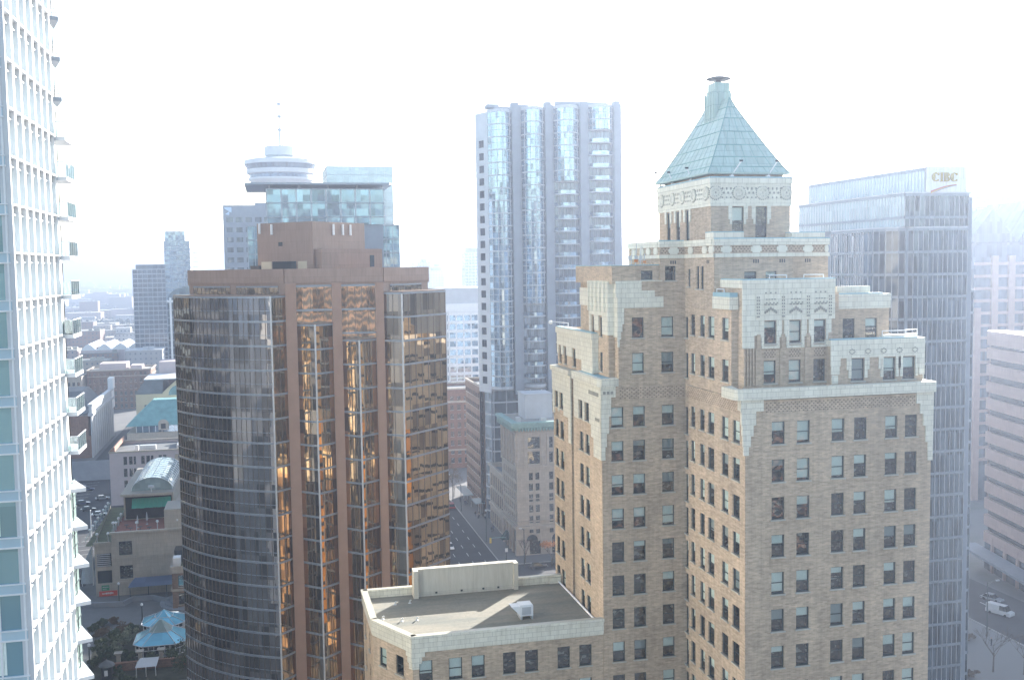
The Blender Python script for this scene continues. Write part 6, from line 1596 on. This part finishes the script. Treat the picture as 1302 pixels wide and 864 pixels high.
def tree(x, y, h, r, label, mat=None, n=700, seed=5, spread=.9):
    t = thing('street_tree', label, 'tree', (x, y, 0)); rg = random.Random(seed); tr = MB(); tips = []
    tr.tube((x, y, 0), (x + .1, y, h * .4), .16, .11, n=8)
    def grow(p, d, L, w, k):
        q = p + d * L; tr.tube(p, q, w, w * .6, n=5)
        if k == 0: tips.append(q); return
        for _ in range(3):
            nd = (d + Vector((rg.gauss(0, .55), rg.gauss(0, .55), rg.uniform(.0, .5)))).normalized(); grow(q, nd, L * .68, w * .6, k - 1)
    for k in range(5):
        a = k * 1.257 + rg.random(); grow(Vector((x + .1, y, h * (.3 + .03 * k))), Vector((math.cos(a) * spread, math.sin(a) * spread, 1.1)).normalized(), h * .26, .07, 3)
    tr.build('trunk', MT['bark'], t)
    if mat:
        f = MB()
        for q in tips:
            for _ in range(max(1, n // len(tips))):
                p = q + Vector((rg.gauss(0, .35), rg.gauss(0, .35), rg.gauss(0, .3))); a = Vector((rg.gauss(0, 1), rg.gauss(0, 1), rg.gauss(0, 1))).normalized(); b = a.orthogonal(); s = .16
                f.poly([p - a * s, p + b * s * .6, p + a * s, p - b * s * .6])
        f.build('crown', MT[mat], t)
tree(66.9, 247.2, 6.6, 2.2, 'small tree with orange autumn leaves in front of the stone bank', 'leaf_orange', 900, 4)
tree(61.2, 251.8, 6.5, 2.0, 'small bare reddish tree at the corner of the stone bank', None, 0, 9, .6)
tree(126.5, 160.5, 9, 3, 'bare tree at the foot of the stepped glass tower', None, 0, 14)
tree(131, 158, 8, 3, 'bare tree on the hazy forecourt, right of the other bare one', None, 0, 21)
for i in range(6): tree(57.0, 332 + i * 13, 8, 3, ('brown leaved street tree on the far pavement, nearest the canopy', 'brown street tree on the far pavement, second from the canopy', 'brown street tree on the far pavement, third from the canopy', 'brown street tree on the far pavement, fourth from the canopy', 'brown street tree on the far pavement, fifth from the canopy', 'brown street tree on the far pavement, farthest from the canopy')[i], 'leaf_brown', 500, 30 + i)

# ------------------------------------------------------------------ the far city and hills
rg = random.Random(12)
fm = [mat_farblock('far wall ' + n, c, (.10, .115, .14)) for n, c in (('buff', (.36, .32, .28)), ('grey', (.30, .31, .33)), ('brick', (.26, .18, .15)), ('white', (.52, .52, .52)), ('pink', (.42, .34, .32)))]
def polar(px, w): az = R(13.1) + math.atan((px - 651) / 1324.); d = w / math.cos(az - R(13.1)); return d * math.sin(az), d * math.cos(az)
n = 0; used = []
for w in (690, 760, 840, 930, 1030, 1150, 1290, 1450, 1640, 1860, 2100, 2400):
    for k in range(6):
        px = 62 + 178 * (k + rg.random() * .8) / 6; x, y = polar(px, w * rg.uniform(.97, 1.03)); s = 13 + w * .012
        wx, wy, hh = s * rg.uniform(.7, 1.7), s * rg.uniform(.6, 1.2), rg.choice([8, 10, 12, 14, 17, 20, 24]) * (1 if w < 1500 else 1.25)
        if w < 760 and px > 190: continue
        t = thing('city_block', 'hazy low block in the far city district below the hills', 'building', (x, y, 0), 'low blocks of the far city'); n += 1
        c = MB(); c.box(x - wx / 2, x + wx / 2, y - wy / 2, y + wy / 2, 0, hh)
        if rg.random() < .5: c.box(x - wx / 2, x - wx * .05, y + wy * .05, y + wy / 2 - .01, hh, hh + rg.uniform(3, 8))
        c.build('wall', rg.choice(fm), t)
        c = MB(); c.box(x - wx / 2 - .3, x + wx / 2 + .3, y - wy / 2 - .3, y + wy / 2 + .3, hh + .01, hh + .5)
        for q in range(3): ax = x + wx * rg.uniform(-.05, .35); ay = y - wy * rg.uniform(.0, .35); c.box(ax, ax + 3, ay, ay + 2.5, hh + .5, hh + 2.2)
        c.build('roof', MT[rg.choice(['roof_grey', 'roof_pale', 'roof_dark', 'offwhite', 'roof_pale'])], t)
# one pale tented hall roof in the middle distance
t = thing('white_roofed_hall', 'long hall with a bright white humped roof behind the brown stone block', 'hall', (-100, 760, 0))
c = MB(); c.box(-125, -75, 750, 800, 0, 22); c.build('wall', MT['pink'], t)
c = MB()
for k in range(5):
    x0 = -125 + k * 10; q = [(x0 + 10 * i / 8, 22.01 + 4.2 * math.sin(math.pi * i / 8)) for i in range(9)]
    for (xa, za), (xb, zb_) in zip(q[:-1], q[1:]): c.poly([(xa, 750, za), (xb, 750, zb_), (xb, 800, zb_), (xa, 800, za)])
    c.poly([(a_, 750, b_) for a_, b_ in q][::-1])
c.build('roof', MT['white'], t)
far = MB()
for i in range(1500):
    w = rg.uniform(2500, 6500); px = rg.uniform(40, 640) if rg.random() < .85 else rg.uniform(640, 1300); x, y = polar(px, w); s = rg.uniform(12, 40); hh = rg.choice([6, 7, 8, 10, 12, 15, 22]) * (2 if rg.random() < .06 else 1)
    far.box(x, x + s * 1.6, y, y + s, 0, hh, rg.randrange(5))
fo = far.build('distant_city', fm, None, (0, 3000, 0)); fo['kind'] = 'stuff'; tag(fo, 'faint mass of low roofs fading into the haze before the hills', 'city')
tr_ = MB()
for i in range(260):
    w = rg.uniform(760, 3200); px = rg.uniform(62, 235); x, y = polar(px, w); r = rg.uniform(4, 11)
    for q in range(26):
        p = Vector((x + rg.gauss(0, r), y + rg.gauss(0, r * .6), rg.uniform(1, 10))); a = Vector((rg.gauss(0, 1), rg.gauss(0, 1), rg.gauss(0, .6))).normalized(); b = a.orthogonal(); s = rg.uniform(1.2, 2.6)
        tr_.poly([p - a * s, p + b * s, p + a * s, p - b * s])
to_ = tr_.build('distant_trees', MT['leaf'], None, (0, 1500, 0)); to_['kind'] = 'stuff'; tag(to_, 'dark mass of trees between the far city roofs', 'trees')
hl = MB(); NX, NY = 90, 8
for j in range(NY + 1):
    for i in range(NX + 1):
        az = R(-45 + 120 * i / NX); d = 6300 + 2600 * j / NY
        h = (math.sin(math.pi * min(1, j / NY * .75))) * (55 + 40 * math.sin(i * .31) + 22 * math.sin(i * .83 + 1)) if j else -2
        hl.v.append((d * math.sin(az), d * math.cos(az), max(-2, h)))
for j in range(NY):
    for i in range(NX): a = j * (NX + 1) + i; hl.f.append([a, a + 1, a + NX + 2, a + NX + 1]); hl.m.append(0)
tag(hl.build('hills', mat_plain('wooded far hills', (.07, .085, .07), .95, .3, .004), None, (0, 7000, 0)), kind='structure')

# ------------------------------------------------------------------ unseen buildings added to shape what the glass fronts reflect
def reflected(x0, x1, y0, y1, z, label, wall, gl, fh=3.7, bh=1.3):
    t = thing('added_neighbour', label, 'office tower', ((x0 + x1) / 2, (y0 + y1) / 2, 0))
    c = MB(); c.box(x0, x1, y0, y1, 0, z); c.build('glass', MT[gl], t)
    b = MB(); k = 3
    while k < z: b.box(x0 - .15, x1 + .15, y0 - .15, y1 + .15, k, k + bh); k += fh
    b.build('floor_bands', MT[wall], t)
reflected(-95, -60, 146, 186, 104, 'added dark navy neighbour mirrored in the left flank of the bronze tower', 'neighbourband', 'neighbourdark')
reflected(-95, -59, 187, 236, 124, 'added gold glass neighbour mirrored at the far left of the bronze tower flank', 'frame', 'neighbourglass')
reflected(62, 66.5, 138, 162.2, 45, 'added orange block mirrored low as sun glints in the right teeth of the bronze tower', 'orange', 'darkglass', 3.6, 2.7)  # unseen block, its orange stands in for reflected sun
reflected(81, 87.5, 140, 168, 61, 'added buff stone neighbour mirrored in the right flank of the bronze tower', 'buffwall', 'darkglass', 3.6, 3.0)
reflected(67, 78, 163, 176, 58, 'added grey stone neighbour mirrored in the right flank of the bronze tower', 'stone', 'darkglass', 3.6, 3.0)
reflected(-70, -30, -140, -100, 95, 'added tan stone neighbour behind the viewpoint, mirrored in the glass fronts', 'cream', 'darkglass', 3.6)
reflected(-5, 60, -180, -140, 120, 'added dark glass neighbour behind the viewpoint, mirrored in the glass fronts', 'brick_brown', 'darkglass', 3.6)
reflected(90, 140, -120, -70, 70, 'added brown brick neighbour behind the viewpoint, mirrored in the glass fronts', 'brick_red', 'darkglass', 3.6)

# ================================================================== air, light, camera
HAZE = .00052
hz = bpy.data.materials.new('haze air'); hz.use_nodes = True; nt = hz.node_tree; nt.nodes.clear()
ov = nt.nodes.new('ShaderNodeOutputMaterial'); vv = nt.nodes.new('ShaderNodeVolumePrincipled')
vv.inputs['Color'].default_value = (.35, .415, .55, 1); vv.inputs['Density'].default_value = HAZE; vv.inputs['Anisotropy'].default_value = .66
nt.links.new(vv.outputs[0], ov.inputs['Volume'])
h = MB(); h.box(-8900, 8900, -2900, 10900, -4, 172); ho = h.build('haze', hz, None, (0, 0, -4)); ho['kind'] = 'stuff'

SUN_AZ, SUN_EL = R(41.6), R(20.3)
sd = Vector((math.sin(SUN_AZ) * math.cos(SUN_EL), math.cos(SUN_AZ) * math.cos(SUN_EL), math.sin(SUN_EL)))
sl = bpy.data.lights.new('sun', 'SUN'); sl.energy = 5.0; sl.angle = R(.53); sl.color = (1.0, .95, .88)
so = bpy.data.objects.new('sun', sl); COL.objects.link(so); so.rotation_euler = (-sd).to_track_quat('-Z', 'Y').to_euler(); so.location = sd * 400
w = bpy.data.worlds.new('World'); SC.world = w; w.use_nodes = True
nt = w.node_tree; bg = nt.nodes['Background']; sk = nt.nodes.new('ShaderNodeTexSky'); sk.sky_type = 'NISHITA'; sk.sun_disc = False
sk.sun_elevation = SUN_EL; sk.sun_rotation = SUN_AZ; sk.air_density = 1.0; sk.dust_density = 1.0; sk.ozone_density = .7; sk.altitude = 60
wbm = nt.nodes.new('ShaderNodeMix'); wbm.data_type = 'RGBA'; wbm.blend_type = 'MULTIPLY'; wbm.inputs[0].default_value = 1; wbm.inputs[7].default_value = (1.07, 1.0, .90, 1)
nt.links.new(sk.outputs[0], wbm.inputs[6]); nt.links.new(wbm.outputs[2], bg.inputs[0]); bg.inputs[1].default_value = .115

yaw, pitch, roll, F_ = R(13.1), math.atan((432 - 338) / 1324.), .0145, 1324.
fwd = Vector((math.sin(yaw) * math.cos(pitch), math.cos(yaw) * math.cos(pitch), -math.sin(pitch)))
r0 = Vector((math.cos(yaw), -math.sin(yaw), 0)); u0 = r0.cross(fwd)
rv = r0 * math.cos(roll) - u0 * math.sin(roll); uv = u0 * math.cos(roll) + r0 * math.sin(roll)
cam = bpy.data.cameras.new('camera'); co = bpy.data.objects.new('camera', cam); COL.objects.link(co)
m = Matrix((rv, uv, -fwd)).transposed().to_4x4(); m.translation = CAMP; co.matrix_world = m
cam.sensor_width = 36; cam.lens = 36 * F_ / 1302; cam.clip_end = 40000; cam.clip_start = .5
SC.camera = co
SC.view_settings.view_transform = 'Standard'; SC.view_settings.look = 'None'; SC.view_settings.gamma = 1; SC.view_settings.use_curve_mapping = False
SC.view_settings.exposure = 2.05
SC.render.engine = 'CYCLES'
cy = SC.cycles; cy.max_bounces = 8; cy.diffuse_bounces = 3; cy.glossy_bounces = 4; cy.transmission_bounces = 4; cy.transparent_max_bounces = 12; cy.volume_bounces = 1
cy.sample_clamp_indirect = 60; cy.blur_glossy = .3; cy.caustics_reflective = True; cy.caustics_refractive = False
cy.use_denoising = True; cy.denoiser = 'OPENIMAGEDENOISE'
